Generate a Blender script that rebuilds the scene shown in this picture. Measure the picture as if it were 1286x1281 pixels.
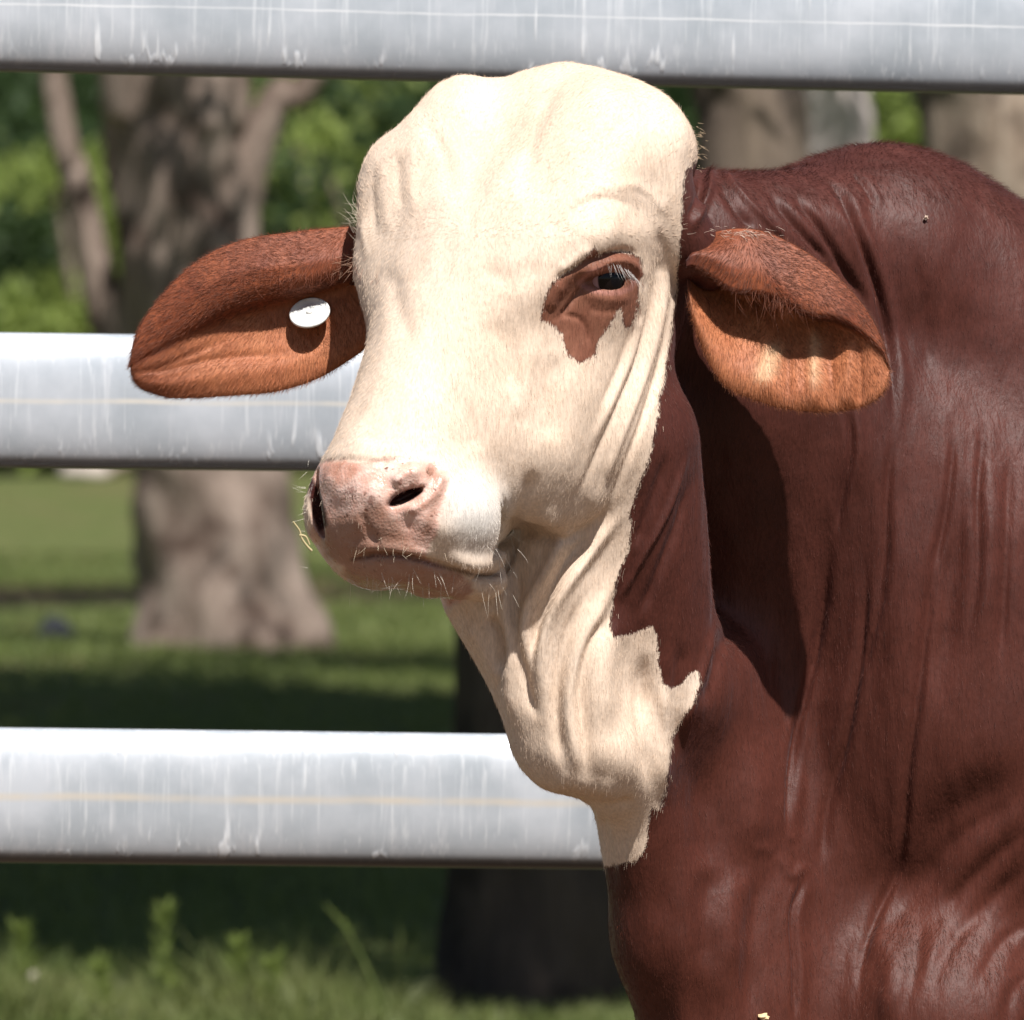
import bpy, math, random, time
import numpy as np
from mathutils import Vector, Matrix
T0 = time.time()
SC = bpy.context.scene
for o in list(bpy.data.objects):
    bpy.data.objects.remove(o)

# ------------------------------------------------------------------ camera
F = 10667.0            # focal length in photo pixels (photo is 1286 wide)
CX, HZ = 643.0, 480.0  # principal column, horizon row
CAMH = 1.25            # camera height
Y0 = 6.6               # distance of the bull's head
S = Y0 / F             # metres per unit at the head
cam = bpy.data.cameras.new('camera')
camo = bpy.data.objects.new('camera', cam); SC.collection.objects.link(camo)
camo.location = (0, 0, CAMH); camo.rotation_euler = (math.pi/2, 0, 0)
cam.sensor_fit = 'HORIZONTAL'; cam.sensor_width = 36.0
cam.lens = 36.0 * F / 1286.0
cam.shift_x = 0.0
cam.shift_y = -(640.5 - HZ) / 1286.0
cam.clip_start = 0.1; cam.clip_end = 3000
cam.dof.use_dof = True; cam.dof.focus_distance = Y0 - 0.05
cam.dof.aperture_fstop = 17.0
SC.camera = camo

# ------------------------------------------------------------------ light
SUN = Vector((0.205, -0.50, 0.845)).normalized()      # direction to the sun
w = bpy.data.worlds.new("World"); SC.world = w; w.use_nodes = True
nt = w.node_tree
bg = nt.nodes['Background']
sky = nt.nodes.new('ShaderNodeTexSky'); sky.sky_type = 'NISHITA'; sky.sun_disc = False
sky.sun_elevation = math.asin(SUN.z)
sky.sun_rotation = math.atan2(SUN.x, SUN.y)
nt.links.new(sky.outputs[0], bg.inputs[0]); bg.inputs[1].default_value = 0.05
sl = bpy.data.lights.new('sun', 'SUN'); sl.energy = 5.0; sl.angle = math.radians(0.5)
sl.color = (1.0, 0.965, 0.925)
so = bpy.data.objects.new('sun', sl); SC.collection.objects.link(so)
so.rotation_euler = (-SUN).to_track_quat('-Z', 'Y').to_euler()
so.location = (3, -5, 12)
SC.view_settings.view_transform = 'Standard'; SC.view_settings.look = 'None'
SC.view_settings.gamma = 1.0; SC.view_settings.use_curve_mapping = False
SC.view_settings.exposure = 0.46
SC.cycles.max_bounces = 8; SC.cycles.diffuse_bounces = 2

# ------------------------------------------------------------------ helpers
def U(px, py, Y):
    """photo pixel at distance Y -> world point"""
    return Vector(((px - CX) / F * Y, Y, CAMH - (py - HZ) / F * Y))

def link(o, parent=None):
    SC.collection.objects.link(o)
    if parent is not None: o.parent = parent
    return o

def tag(o, label=None, cat=None, group=None, kind=None):
    if label: o['label'] = label
    if cat: o['category'] = cat
    if group: o['group'] = group
    if kind: o['kind'] = kind
    return o

def np_mesh(name, V, Fq, smooth=True, Ft=None):
    me = bpy.data.meshes.new(name)
    V = np.asarray(V, np.float32)
    Fq = np.asarray(Fq, np.int32).reshape(-1, 4) if Fq is not None and len(Fq) else np.zeros((0, 4), np.int32)
    Ft = np.asarray(Ft, np.int32).reshape(-1, 3) if Ft is not None and len(Ft) else np.zeros((0, 3), np.int32)
    me.vertices.add(len(V)); me.vertices.foreach_set('co', V.ravel())
    idx = np.concatenate([Fq.ravel(), Ft.ravel()])
    me.loops.add(len(idx)); me.loops.foreach_set('vertex_index', idx)
    n = len(Fq) + len(Ft)
    st = np.concatenate([np.arange(len(Fq)) * 4, len(Fq) * 4 + np.arange(len(Ft)) * 3]).astype(np.int32)
    me.polygons.add(n); me.polygons.foreach_set('loop_start', st)
    if smooth: me.polygons.foreach_set('use_smooth', np.ones(n, bool))
    me.update(calc_edges=True)
    return me

def obj(name, me, mat=None, parent=None):
    o = bpy.data.objects.new(name, me)
    if mat is not None: me.materials.append(mat)
    return link(o, parent)

def attr(me, name, arr, typ='FLOAT', dom='POINT'):
    a = me.attributes.new(name, typ, dom)
    a.data.foreach_set('value' if typ == 'FLOAT' else 'color', np.ascontiguousarray(arr, np.float32).ravel())

class NT:
    """tiny node-tree writer"""
    def __init__(s, name, **kw):
        s.m = bpy.data.materials.new(name); s.m.use_nodes = True
        s.t = s.m.node_tree; s.b = s.t.nodes['Principled BSDF']; s.out = s.t.nodes['Material Output']
        for k, v in kw.items(): s.set(k, v)
    def set(s, k, v):
        k = {'base': 'Base Color', 'rough': 'Roughness', 'metal': 'Metallic', 'spec': 'Specular IOR Level',
             'sheen': 'Sheen Weight', 'sheenr': 'Sheen Roughness', 'sss': 'Subsurface Weight',
             'coat': 'Coat Weight', 'normal': 'Normal', 'sheent': 'Sheen Tint'}.get(k, k)
        if isinstance(v, bpy.types.NodeSocket): s.t.links.new(v, s.b.inputs[k])
        elif isinstance(v, tuple) and len(v) == 3 and s.b.inputs[k].type == 'RGBA': s.b.inputs[k].default_value = (*v, 1)
        else: s.b.inputs[k].default_value = v
    def n(s, typ, **kw):
        nd = s.t.nodes.new('ShaderNode' + typ)
        for k, v in kw.items(): setattr(nd, k, v)
        return nd
    def inp(s, nd, i, v):
        if isinstance(v, bpy.types.NodeSocket): s.t.links.new(v, nd.inputs[i])
        elif v is not None:
            if isinstance(v, tuple) and len(v) == 3 and nd.inputs[i].type == 'RGBA': v = (*v, 1)
            nd.inputs[i].default_value = v
    def math(s, op, a, b=None, c=None, clamp=False):
        nd = s.n('Math', operation=op, use_clamp=clamp); s.inp(nd, 0, a); s.inp(nd, 1, b); s.inp(nd, 2, c)
        return nd.outputs[0]
    def at(s, name, col=False):
        nd = s.n('Attribute', attribute_name=name); return nd.outputs[0 if col else 2]
    def geo(s): return s.n('NewGeometry').outputs['Position']
    def objco(s): return s.n('TexCoord').outputs['Object']
    def mapping(s, v, scale=(1, 1, 1), rot=(0, 0, 0), loc=(0, 0, 0)):
        nd = s.n('Mapping'); s.t.links.new(v, nd.inputs[0]); nd.inputs['Scale'].default_value = scale
        nd.inputs['Rotation'].default_value = rot; nd.inputs['Location'].default_value = loc
        return nd.outputs[0]
    def noise(s, v=None, scale=5, detail=4, rough=0.5, dist=0.0, col=False):
        nd = s.n('TexNoise')
        if v is not None: s.t.links.new(v, nd.inputs['Vector'])
        nd.inputs['Scale'].default_value = scale; nd.inputs['Detail'].default_value = detail
        nd.inputs['Roughness'].default_value = rough; nd.inputs['Distortion'].default_value = dist
        return nd.outputs[1 if col else 0]
    def ramp(s, fac, stops, interp='LINEAR'):
        nd = s.n('ValToRGB'); s.inp(nd, 0, fac); cr = nd.color_ramp; cr.interpolation = interp
        while len(cr.elements) < len(stops): cr.elements.new(0.5)
        for e, (p, c) in zip(cr.elements, stops):
            e.position = p; e.color = (*c, 1) if len(c) == 3 else c
        return nd.outputs[0]
    def rng(s, v, a, b, c=0.0, d=1.0, smooth=False):
        nd = s.n('MapRange'); s.inp(nd, 0, v)
        if smooth: nd.interpolation_type = 'SMOOTHSTEP'
        for i, x in zip((1, 2, 3, 4), (a, b, c, d)): nd.inputs[i].default_value = x
        return nd.outputs[0]
    def mix(s, f, a, b, mode='MIX'):
        nd = s.n('Mix', data_type='RGBA', blend_type=mode)
        s.inp(nd, 0, f); s.inp(nd, 6, a); s.inp(nd, 7, b); return nd.outputs[2]
    def bump(s, h, strength=0.3, dist=0.001, normal=None):
        nd = s.n('Bump'); nd.inputs['Strength'].default_value = strength; nd.inputs['Distance'].default_value = dist
        s.t.links.new(h, nd.inputs['Height'])
        if normal is not None: s.t.links.new(normal, nd.inputs['Normal'])
        return nd.outputs[0]
# ------------------------------------------------------------------ ground
rnd = random.Random(11); rs = np.random.RandomState(7)
def ground_h(x, y):
    return 0.05*np.sin(x*0.31+1)*np.sin(y*0.17) + 0.03*np.sin(x*.9+y*.6)*np.clip((y-10)/8, 0, 1)
def ground_material():
    M = NT('grass_ground'); o = M.objco()
    a = M.noise(o, .55, 5, .6); b = M.noise(o, 5, 5, .65); c = M.noise(o, 40, 3, .6)
    g = M.mix(M.rng(b, .35, .65), (.07, .095, .025), (.15, .165, .06))
    d = M.mix(M.rng(c, .3, .7), (.13, .085, .045), (.22, .16, .095))
    sp = M.n('SeparateXYZ'); M.t.links.new(o, sp.inputs[0]); yb = M.math('ABSOLUTE', M.math('SUBTRACT', sp.outputs[1], M.math('ADD', 49.0, M.math('MULTIPLY', a, 3.0))))
    dry = M.math('MULTIPLY', M.rng(yb, 1.5, 4.5, 1.0, 0, smooth=True), 1.0)
    col = M.mix(M.rng(M.math('ADD', M.math('ADD', a, dry), M.math('MULTIPLY', b, .25)), .64, .82, smooth=True), g, d)
    M.set('base', col); M.set('rough', .9); M.set('spec', .1)
    M.set('normal', M.bump(M.math('ADD', b, c), .8, .03)); return M.m
gx = np.unique(np.r_[np.linspace(-400, -12, 24), np.linspace(-12, 12, 97), np.linspace(12, 400, 24)])
gy = np.unique(np.r_[np.linspace(-60, 8, 20), np.linspace(8, 70, 200), np.linspace(70, 900, 50)])
GX, GY = np.meshgrid(gx, gy, indexing='ij')
GZ = ground_h(GX, GY)*np.clip((GY-9)/4, 0, 1)
I = np.arange(GX.size).reshape(GX.shape)
me = np_mesh('ground', np.stack([GX, GY, GZ], -1).reshape(-1, 3), np.stack([I[:-1, :-1], I[1:, :-1], I[1:, 1:], I[:-1, 1:]], -1).reshape(-1, 4))
obj('ground', me, ground_material())['kind'] = 'structure'
MD = NT('yard_dirt_earth'); MD.set('base', MD.mix(MD.rng(MD.noise(MD.objco(), 3, 6, .6), .35, .65), (.10, .068, .045), (.15, .105, .07))); MD.set('rough', 1.0); MD.set('spec', .05)
me = np_mesh('yard_dirt', [(-30, -25, .006), (30, -25, .006), (30, 8.6, .006), (-30, 8.6, .006)], [(0, 1, 2, 3)])
obj('yard_dirt', me, MD.m)['kind'] = 'structure'

# ------------------------------------------------------------------ steel fence
k_ = 0
def steel_material(name, seam, seamw):
    M = NT(name); o0 = M.objco(); o = M.mapping(o0, loc=(k_*3.37+.4, 0, 0)); g = M.n('SeparateXYZ'); M.t.links.new(o0, g.inputs[0]); z = g.outputs[2]
    sp = M.noise(M.mapping(o, scale=(1, 1, 1)), 14, 4, .6); sp2 = M.noise(M.mapping(o, scale=(1, 1, .12)), 45, 4, .7)
    sp3 = M.noise(M.mapping(o, scale=(1, 1, .05), loc=(3, 1, 2)), 90, 2, .5)
    col = M.mix(M.rng(sp, .35, .65), (.47, .51, .55), (.60, .63, .67))
    drip = M.math('MULTIPLY', M.rng(sp3, .60, .70, smooth=True), M.rng(M.noise(o, 16, 3, .5), .42, .6))
    col = M.mix(M.math('MULTIPLY', drip, .6), col, (.86, .86, .86))
    fine = M.rng(M.noise(M.mapping(o, scale=(1, 1, .035)), 210, 3, .6), .56, .70, 0, .5); col = M.mix(fine, col, (.82, .84, .86)); drip2 = M.rng(sp2, .56, .70, 0, .45); col = M.mix(drip2, col, (.74, .75, .78))
    # weld seam stain along the middle of the face
    wob = M.math('MULTIPLY', M.math('SUBTRACT', M.noise(M.mapping(o, scale=(1, 1, .01)), 7, 4, .6), .5), .006)
    dz = M.math('ABSOLUTE', M.math('ADD', z, wob))
    sm = M.math('MULTIPLY', M.rng(dz, 0, seamw, 1, 0, smooth=True), M.rng(M.noise(M.mapping(o, scale=(1, 1, .02)), 12, 3, .6), .3, .65, .25, 1))
    col = M.mix(sm, col, seam)
    # shade along the rail's underside, painted into the colour
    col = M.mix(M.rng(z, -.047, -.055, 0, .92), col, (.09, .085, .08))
    M.set('base', col); M.set('metal', M.rng(drip, 0, 1, .25, .0)); M.set('rough', M.rng(sp, .3, .7, .34, .46))
    M.set('normal', M.bump(M.math('ADD', sp, M.math('MULTIPLY', drip, 1.5)), .25, .0015)); return M.m
def rail_mesh(a, b, h, t):
    """oval tube from a to b: h high, t thick, closed ends"""
    a, b = np.array(a), np.array(b); ax = (b-a)/np.linalg.norm(b-a); side = np.cross(ax, (0, 0, 1)); side /= np.linalg.norm(side); up = np.cross(side, ax)
    n = 48; th = np.linspace(0, 2*math.pi, n, endpoint=False)
    c, s_ = np.cos(th), np.sin(th); e = 2/2.6
    cy = np.sign(c)*np.abs(c)**e*t/2; cz = np.sign(s_)*np.abs(s_)**e*h/2
    cz = cz; L = np.linalg.norm(b-a); m = 24; V = []
    mid = (a+b)/2
    for i in range(m+1):
        p = -L/2 + L*i/m
        V.append(np.stack([np.full(n, p), cy, cz], 1))
    V = np.concatenate(V); I = np.arange((m+1)*n).reshape(m+1, n); J = np.roll(I, -1, 1)
    Q = np.stack([I[:-1], I[1:], J[1:], J[:-1]], -1).reshape(-1, 4)
    c0, c1 = len(V), len(V)+1; V = np.vstack([V, [(-L/2, 0, 0), (L/2, 0, 0)]])
    T = [(c0, j, (j+1) % n) for j in range(n)] + [(c1, m*n+(j+1) % n, m*n+j) for j in range(n)]
    me = np_mesh('rail', V, Q, True, T)
    M_ = Matrix(((ax[0], side[0], up[0], mid[0]), (ax[1], side[1], up[1], mid[1]), (ax[2], side[2], up[2], mid[2]), (0, 0, 0, 1)))
    return me, M_
fence = bpy.data.objects.new('cattle_fence', None); fence.location = (0, 7.62, 0); link(fence)
tag(fence, 'galvanised steel cattle rail fence running behind the bull', 'fence')
def fy(x): return 7.55 + 0.115*x
RH = 0.1195
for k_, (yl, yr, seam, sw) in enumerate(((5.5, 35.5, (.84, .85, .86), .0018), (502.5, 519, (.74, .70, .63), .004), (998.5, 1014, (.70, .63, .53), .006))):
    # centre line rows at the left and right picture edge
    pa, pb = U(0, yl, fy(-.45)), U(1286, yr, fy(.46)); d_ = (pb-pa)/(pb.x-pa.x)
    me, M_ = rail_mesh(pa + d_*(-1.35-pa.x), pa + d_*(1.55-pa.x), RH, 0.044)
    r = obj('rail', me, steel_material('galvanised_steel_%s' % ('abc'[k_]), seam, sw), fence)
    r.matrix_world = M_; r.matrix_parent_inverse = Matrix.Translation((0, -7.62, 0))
steelm = bpy.data.materials['galvanised_steel_a']
for x in (-1.42, 1.62):
    n = 24; th = np.linspace(0, 2*math.pi, n, endpoint=False); V = []
    zs = [0, 1.78, 1.80]; rr = [.045, .045, .030]
    for z, q in zip(zs, rr): V.append(np.stack([q*np.cos(th), q*np.sin(th), np.full(n, z)], 1))
    V = np.concatenate(V + [np.array([[0, 0, 1.805]])]); I = np.arange(3*n).reshape(3, n); J = np.roll(I, -1, 1)
    Q = np.stack([I[:-1], J[:-1], J[1:], I[1:]], -1).reshape(-1, 4)
    me = np_mesh('post', V, Q, True, [(2*n+j, 2*n+(j+1) % n, 3*n) for j in range(n)])
    p_ = obj('post', me, steelm, fence); p_.location = (x, fy(x)-7.62, 0)

# ------------------------------------------------------------------ trees
def bark_material(name, c0, c1, c2, sc=1.0):
    M = NT(name); o = M.objco()
    a = M.noise(M.mapping(o, scale=(1, 1, .18)), 9*sc, 6, .65); b = M.noise(o, 3*sc, 4, .6); c = M.noise(M.mapping(o, scale=(1, 1, .3)), 40*sc, 4, .6)
    col = M.mix(M.rng(a, .35, .65), c0, c1); col = M.mix(M.rng(b, .50, .64, 0, .9), col, c2)
    M.set('base', col); M.set('rough', .9); M.set('spec', .15)
    M.set('normal', M.bump(M.math('ADD', a, M.math('MULTIPLY', c, .4)), .9, .03)); return M.m
def tube(path, radii, n=28, lump=.06, seed=0, flare=0.0):
    """tapered limb through the points, with buttressed foot when flare > 0"""
    path = np.array(path, float); m = len(path); V = []
    T = np.gradient(path, axis=0); T /= np.linalg.norm(T, axis=1)[:, None]
    th = np.linspace(0, 2*math.pi, n, endpoint=False)
    for i in range(m):
        s_ = np.cross(T[i], (0, 1, .01)); s_ /= np.linalg.norm(s_); u = np.cross(s_, T[i])
        r = radii[i]*(1 + lump*np.sin(th*3+seed+i*.35) + lump*.7*np.sin(th*5+2*seed-i*.5) + lump*.4*np.sin(th*9+i))
        if flare: r = r*(1 + flare*math.exp(-i/m*9)*(0.6+.8*np.abs(np.sin(th*2.5+seed))))
        V.append(path[i] + r[:, None]*(np.cos(th)[:, None]*s_ + np.sin(th)[:, None]*u))
    V = np.concatenate(V); I = np.arange(m*n).reshape(m, n); J = np.roll(I, -1, 1)
    return V, np.stack([I[:-1], J[:-1], J[1:], I[1:]], -1).reshape(-1, 4)
def merge(parts):
    V = []; Q = []; o = 0
    for v, q in parts: V.append(v); Q.append(q+o); o += len(v)
    return np.concatenate(V), np.concatenate(Q)
def leaves(cl, n, size, rs, long=2.2, droop=.3):
    """n leaf quads spread through clumps cl = [(x,y,z,r)]"""
    cl = np.array(cl); wt = cl[:, 3]**2; k = rs.choice(len(cl), n, p=wt/wt.sum())
    d = rs.normal(size=(n, 3)); d /= np.linalg.norm(d, axis=1)[:, None]; r = rs.uniform(0.25, 1, n)**.5*cl[k, 3]*(1+.25*rs.normal(size=n))
    c = cl[k, :3] + d*r[:, None]*np.array([1, 1, .75])
    a = rs.normal(size=(n, 3)); a[:, 2] -= droop*2; a /= np.linalg.norm(a, axis=1)[:, None]
    b = np.cross(a, rs.normal(size=(n, 3))); b /= np.linalg.norm(b, axis=1)[:, None]
    s_ = size*rs.uniform(.6, 1.3, n)[:, None]; a = a*s_; b = b*s_/long
    V = np.stack([c-a, c-b*.8, c+a, c+b*.8], 1).reshape(-1, 3)
    return V, np.arange(4*n).reshape(n, 4)
def leaf_material(name, c0, c1):
    M = NT(name); o = M.objco(); a = M.noise(o, 1.6, 3, .6); b = M.noise(o, 30, 2, .5)
    M.set('base', M.mix(M.rng(M.math('ADD', M.math('MULTIPLY', a, .6), M.math('MULTIPLY', b, .4)), .35, .65), c0, c1))
    M.set('rough', .55); M.set('spec', .3)
    tr = M.n('BsdfTranslucent'); tr.inputs[0].default_value = (*[min(1, q*1.5) for q in c1], 1)
    mx = M.n('MixShader'); mx.inputs[0].default_value = .35
    M.t.links.new(M.b.outputs[0], mx.inputs[1]); M.t.links.new(tr.outputs[0], mx.inputs[2]); M.t.links.new(mx.outputs[0], M.out.inputs[0]); return M.m
BK1 = bark_material('grey_gum_bark', (.17, .125, .10), (.33, .26, .215), (.08, .052, .04), 1)
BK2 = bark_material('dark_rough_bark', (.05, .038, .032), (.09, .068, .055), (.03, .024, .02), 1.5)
BK3 = bark_material('pale_smooth_bark', (.50, .43, .40), (.60, .53, .50), (.40, .34, .32), .6)
BK4 = bark_material('mottled_brown_bark', (.27, .20, .15), (.42, .34, .27), (.12, .09, .07), 2.0)
BK5 = bark_material('brown_bark', (.13, .10, .08), (.22, .17, .13), (.045, .035, .03), 1.2)
LF1 = leaf_material('gum_leaf', (.035, .060, .018), (.075, .115, .035))
LF2 = leaf_material('dark_shrub_leaf', (.020, .040, .014), (.055, .090, .028))
LF3 = leaf_material('light_shrub_leaf', (.15, .20, .045), (.30, .36, .10))
def tree(name, label, path, radii, crown, nleaf, bark, leaf, size=.09, flare=0, limbs=(), group=None, seed=1, n=32):
    base = path[0]
    t = bpy.data.objects.new(name, None); t.location = base; link(t); tag(t, label, 'tree', group)
    rel = lambda P_: [tuple(np.array(p)-np.array(base)) for p in P_]
    pth = np.array(smooth3(rel(path), 8)); rad = np.interp(np.linspace(0, 1, len(pth)), np.linspace(0, 1, len(radii)), radii)
    ps = [tube(pth, rad, n, .05, seed, flare)]
    v, q = merge(ps); obj('trunk', np_mesh('trunk', v, q), bark, t)
    for lp, lr in limbs:
        lp = np.array(smooth3(rel(lp), 6)); v, q = tube(lp, np.interp(np.linspace(0, 1, len(lp)), np.linspace(0, 1, len(lr)), lr), 14, .06, seed)
        obj('limb', np_mesh('limb', v, q), bark, t)
    if crown:
        v, q = leaves([tuple(np.array(c[:3])-np.array(base))+(c[3],) for c in crown], nleaf, size, np.random.RandomState(seed))
        obj('crown', np_mesh('crown', v, q, False), leaf, t)
    return t
def smooth3(pts, k=6):
    p = np.array(pts, float); q = np.vstack([2*p[0]-p[1], p, 2*p[-1]-p[-2]]); out = []
    for i in range(1, len(q)-2):
        for j in range(k):
            t = j/k; a, b, c, d = q[i-1:i+3]; out.append(0.5*((2*b)+(-a+c)*t+(2*a-5*b+4*c-d)*t*t+(-a+3*b-3*c+d)*t**3))
    out.append(p[-1]); return out
def g0(p): return (p[0], p[1], float(ground_h(p[0], p[1]))-.12)
# large tree at the left: foot at row 812, 42 m off
Yt = 1.25*F/(812-480)
def T(px, py, Y=Yt): return tuple(U(px, py, Y))
lp = [g0(U(285, 812, Yt)), T(278, 740), T(268, 640), T(262, 560), T(248, 430), T(232, 300), T(222, 180), T(214, 60), (U(214, 60, Yt).x-.3, Yt, 5.2), (U(214, 60, Yt).x-.2, Yt, 8.5)]
sm = Yt/F
lr = [112*sm, 100*sm, 96*sm, 92*sm, 92*sm, 88*sm, 88*sm, 92*sm, .26, .12]
cr_big = []
for i in range(46):
    a = rnd.uniform(0, 6.28); r_ = rnd.uniform(.3, 2.5); cr_big.append((-1.5+1.6*r_*math.cos(a), Yt+2.9+r_*math.sin(a), rnd.uniform(6.6, 9.8), rnd.uniform(.5, 1.0)))
dap = []
for (x, y, r_) in ((228, 130, .17), (262, 275, .20), (268, 300, .16), (212, 245, .10), (175, 265, .09), (232, 225, .08), (190, 350, .14), (200, 395, .16), (250, 180, .12), (150, 330, .10), (215, 330, .10), (300, 130, .14), (240, 340, .14), (160, 400, .12), (120, 140, .1)):
    p = U(x, y, Yt-.3) + SUN*rnd.uniform(3.6, 4.4); dap.append((p.x, p.y, p.z, r_*1.15))
tree('gum_tree', 'large grey-barked tree with a flared foot, leftmost trunk beyond the fence', lp, lr, cr_big + dap, 18000, BK1, LF1, .09, .2,
     limbs=[([T(262, 330), T(310, 210), T(350, 120), T(420, 20), (U(420, 20, Yt).x+1, Yt, 6.5)], [.16, .10, .075, .06, .03]),
            ([T(150, 470), T(118, 330), T(92, 210), T(70, 110), (U(70, 110, Yt).x-.6, Yt+.3, 6.4)], [.10, .085, .075, .06, .03])], seed=3)
# dark shaded trunk in the middle, 17 m off
Yc = 1.25*F/(1275-480); sm = Yc/F
lp = [g0(U(683, 1275, Yc)), T(680, 1150, Yc), T(678, 1000, Yc), T(676, 800, Yc), T(674, 500, Yc), T(670, 200, Yc), (U(670, 200, Yc).x-.05, Yc, 3.2), (U(670, 200, Yc).x+.2, Yc, 5.5)]
cr_c = []
for i in range(60):
    a = rnd.uniform(0, 6.28); r_ = rnd.uniform(.2, 3.2); cr_c.append((.3+r_*math.cos(a), Yc+.9+r_*math.sin(a)*.75, rnd.uniform(3.8, 6.5), rnd.uniform(.5, .9)))
for i in range(26):
    z_ = rnd.uniform(3.9, 5.2); cr_c.append((.12+.243*(z_-rnd.uniform(0, 1.9))+rnd.uniform(-.22, .22), Yc-.2-.59*(z_-rnd.uniform(0, 1.9)), z_, rnd.uniform(.28, .42)))
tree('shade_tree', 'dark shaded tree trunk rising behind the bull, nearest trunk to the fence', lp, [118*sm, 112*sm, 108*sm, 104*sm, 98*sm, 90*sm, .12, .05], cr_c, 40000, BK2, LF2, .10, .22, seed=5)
# trunks above the bull's back
def bgtree(name, label, px0, px1, Y, hw, bark, leaf, seed, lean=0, ncl=26, nl=9000, spread=3.4, zb=(4.2, 8.5)):
    sm = Y/F; yb = 480 + 1.25/Y*F
    p = [g0(U(px0, yb, Y)), T((px0*.6+px1*.4), (yb+600)/2, Y), T((px0*.3+px1*.7), 420, Y), T(px1, 160, Y), T(px1+lean, -60, Y), (U(px1+lean, 0, Y).x+.3, Y, 5.5), (U(px1+lean, 0, Y).x+.1, Y, 8)]
    r2 = random.Random(seed); c = []
    for i in range(ncl):
        a = r2.uniform(0, 6.28); q = r2.uniform(.3, spread); c.append((p[-1][0]+q*math.cos(a), Y+q*math.sin(a), r2.uniform(*zb), r2.uniform(.5, 1.0)))
    return tree(name, label, p, [hw*1.25*sm, hw*1.1*sm, hw*1.03*sm, hw*sm, hw*.97*sm, .14, .06], c, nl, bark, leaf, .09, .2, seed=seed)
bgtree('dark_barked_tree', 'dark brown trunk directly right of the top of the bull\'s head', 945, 940, 27, 70, BK5, LF2, 21, nl=9000, spread=2.2)
bgtree('pale_barked_tree', 'smooth pale trunk seen between two brown trunks above the hump', 1085, 1045, 47, 50, BK3, LF1, 22, lean=-30)
bgtree('mottled_tree', 'brown mottled trunk at the right edge above the bull\'s back', 1262, 1262, 33, 104, BK4, LF1, 23, spread=1.5, zb=(5.5, 9))
# trees outside the picture whose crowns throw the shade on the grass
for i, (x, y, r_, zlo, zhi, ncl, nl) in enumerate(((-5.2, 20.6, 4.6, 4.8, 7.0, 80, 34000), (-5.4, 29, 4.6, 5.0, 8.0, 70, 30000))):
    r2 = random.Random(50+i); c = []
    for j in range(ncl):
        a = r2.uniform(0, 6.28); q = r_*math.sqrt(r2.uniform(.01, 1)); c.append((x*.55+q*math.cos(a), y+q*math.sin(a)*.9, r2.uniform(zlo, zhi), r2.uniform(.6, 1.1)))
    tree('paddock_tree', ['spreading gum tree out of view on the left, nearest the fence', 'spreading gum tree out of view on the left, farther into the paddock'][i], [g0((x, y, 0)), (x+.1, y, 2), (x*.9, y, 4), (x*.75, y, 6.5)], [.3, .24, .2, .08], c, nl, BK1, LF1, .15, .2, group='shade trees in the paddock', seed=50+i)

# ------------------------------------------------------------------ shrubs and far wood
sh = [ # px, row of centre, distance, radius, leaf
 (20, 200, 62, 1.5, 'd'), (60, 330, 58, 1.0, 'l'), (120, 430, 60, .9, 'l'), (340, 250, 64, 1.0, 'l'), (420, 170, 66, 1.2, 'l'), (430, 330, 70, 1.4, 'd'),
 (500, 300, 60, 1.4, 'd'), (330, 400, 62, 1.0, 'd'), (160, 200, 66, 1.6, 'd'), (-20, 420, 57, 1.0, 'd'), (1130, 150, 64, .8, 'l'), (1180, 260, 66, 1.8, 'd'), (700, 260, 66, 2.0, 'd'), (950, 260, 66, 2.0, 'd'), (15, 300, 55, .55, 'l'), (380, 130, 57, .6, 'l'), (110, 240, 56, .5, 'l')]
SHL = ['dark green bush in the top left corner below the top rail', 'light green bush low at the left, beside the thin pale limb of the large tree',
 'light green bush at the left foot of the large trunk, just above the middle rail', 'light green bush right of the large trunk, above the bull\'s spread ear',
 'light green bush high between the large trunk and the bull\'s forehead', 'dark bush between the ear on the left and the bull\'s forehead', 'dark bush partly hidden by the left edge of the bull\'s face',
 'dark low bush against the right side of the large trunk', 'dark bush directly behind the large trunk', 'dark bush at the left edge just above the middle rail',
 'small light green bush above the hump between the pale trunk and the mottled trunk', 'dark bush behind the bull\'s hump at the right', 'dark bush straight behind the bull\'s head', 'dark bush behind the bull\'s neck, beyond the dark brown trunk',
 'small light green bush at the far left edge of the picture', 'small light green bush near the top rail between the large trunk and the bull', 'small light green sapling just left of the large trunk, beside its thin pale limb']
for i, (px_, py_, Y, r_, kd) in enumerate(sh):
    Y += 58; r_ *= 1.85
    c = U(px_, py_, Y); r2 = random.Random(300+i); cl = []
    z0 = max(c.z, r_*.7)
    for j in range(16):
        a = r2.uniform(0, 6.28); q = r_*r2.uniform(0, 1); cl.append((c.x+q*math.cos(a), Y+q*math.sin(a), r2.uniform(.3, z0+r_*.8), r_*r2.uniform(.3, .5)))
    t = bpy.data.objects.new('shrub', None); t.location = g0((c.x, Y, 0)); link(t); b_ = np.array(t.location)
    tag(t, SHL[i], 'shrub', 'bushes beyond the trunks')
    for k2 in range(3):
        e = cl[k2*4]; pth = np.array(smooth3([(0, 0, 0), (0.3*(e[0]-b_[0]), .3*(e[1]-b_[1]), .5*e[2]), (e[0]-b_[0], e[1]-b_[1], e[2])], 4))
        v, q = tube(pth, np.linspace(.13, .04, len(pth)), 8, .05, k2); obj('stem', np_mesh('stem', v, q), BK1, t)
    v, q = leaves([(e[0]-b_[0], e[1]-b_[1], e[2]-b_[2], e[3]) for e in cl], int(1500*r_*r_/3.4)+700, .155, np.random.RandomState(400+i))
    obj('foliage', np_mesh('foliage', v, q, False), LF3 if kd == 'l' else LF2, t)
cl = []
r2 = random.Random(9)
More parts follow.
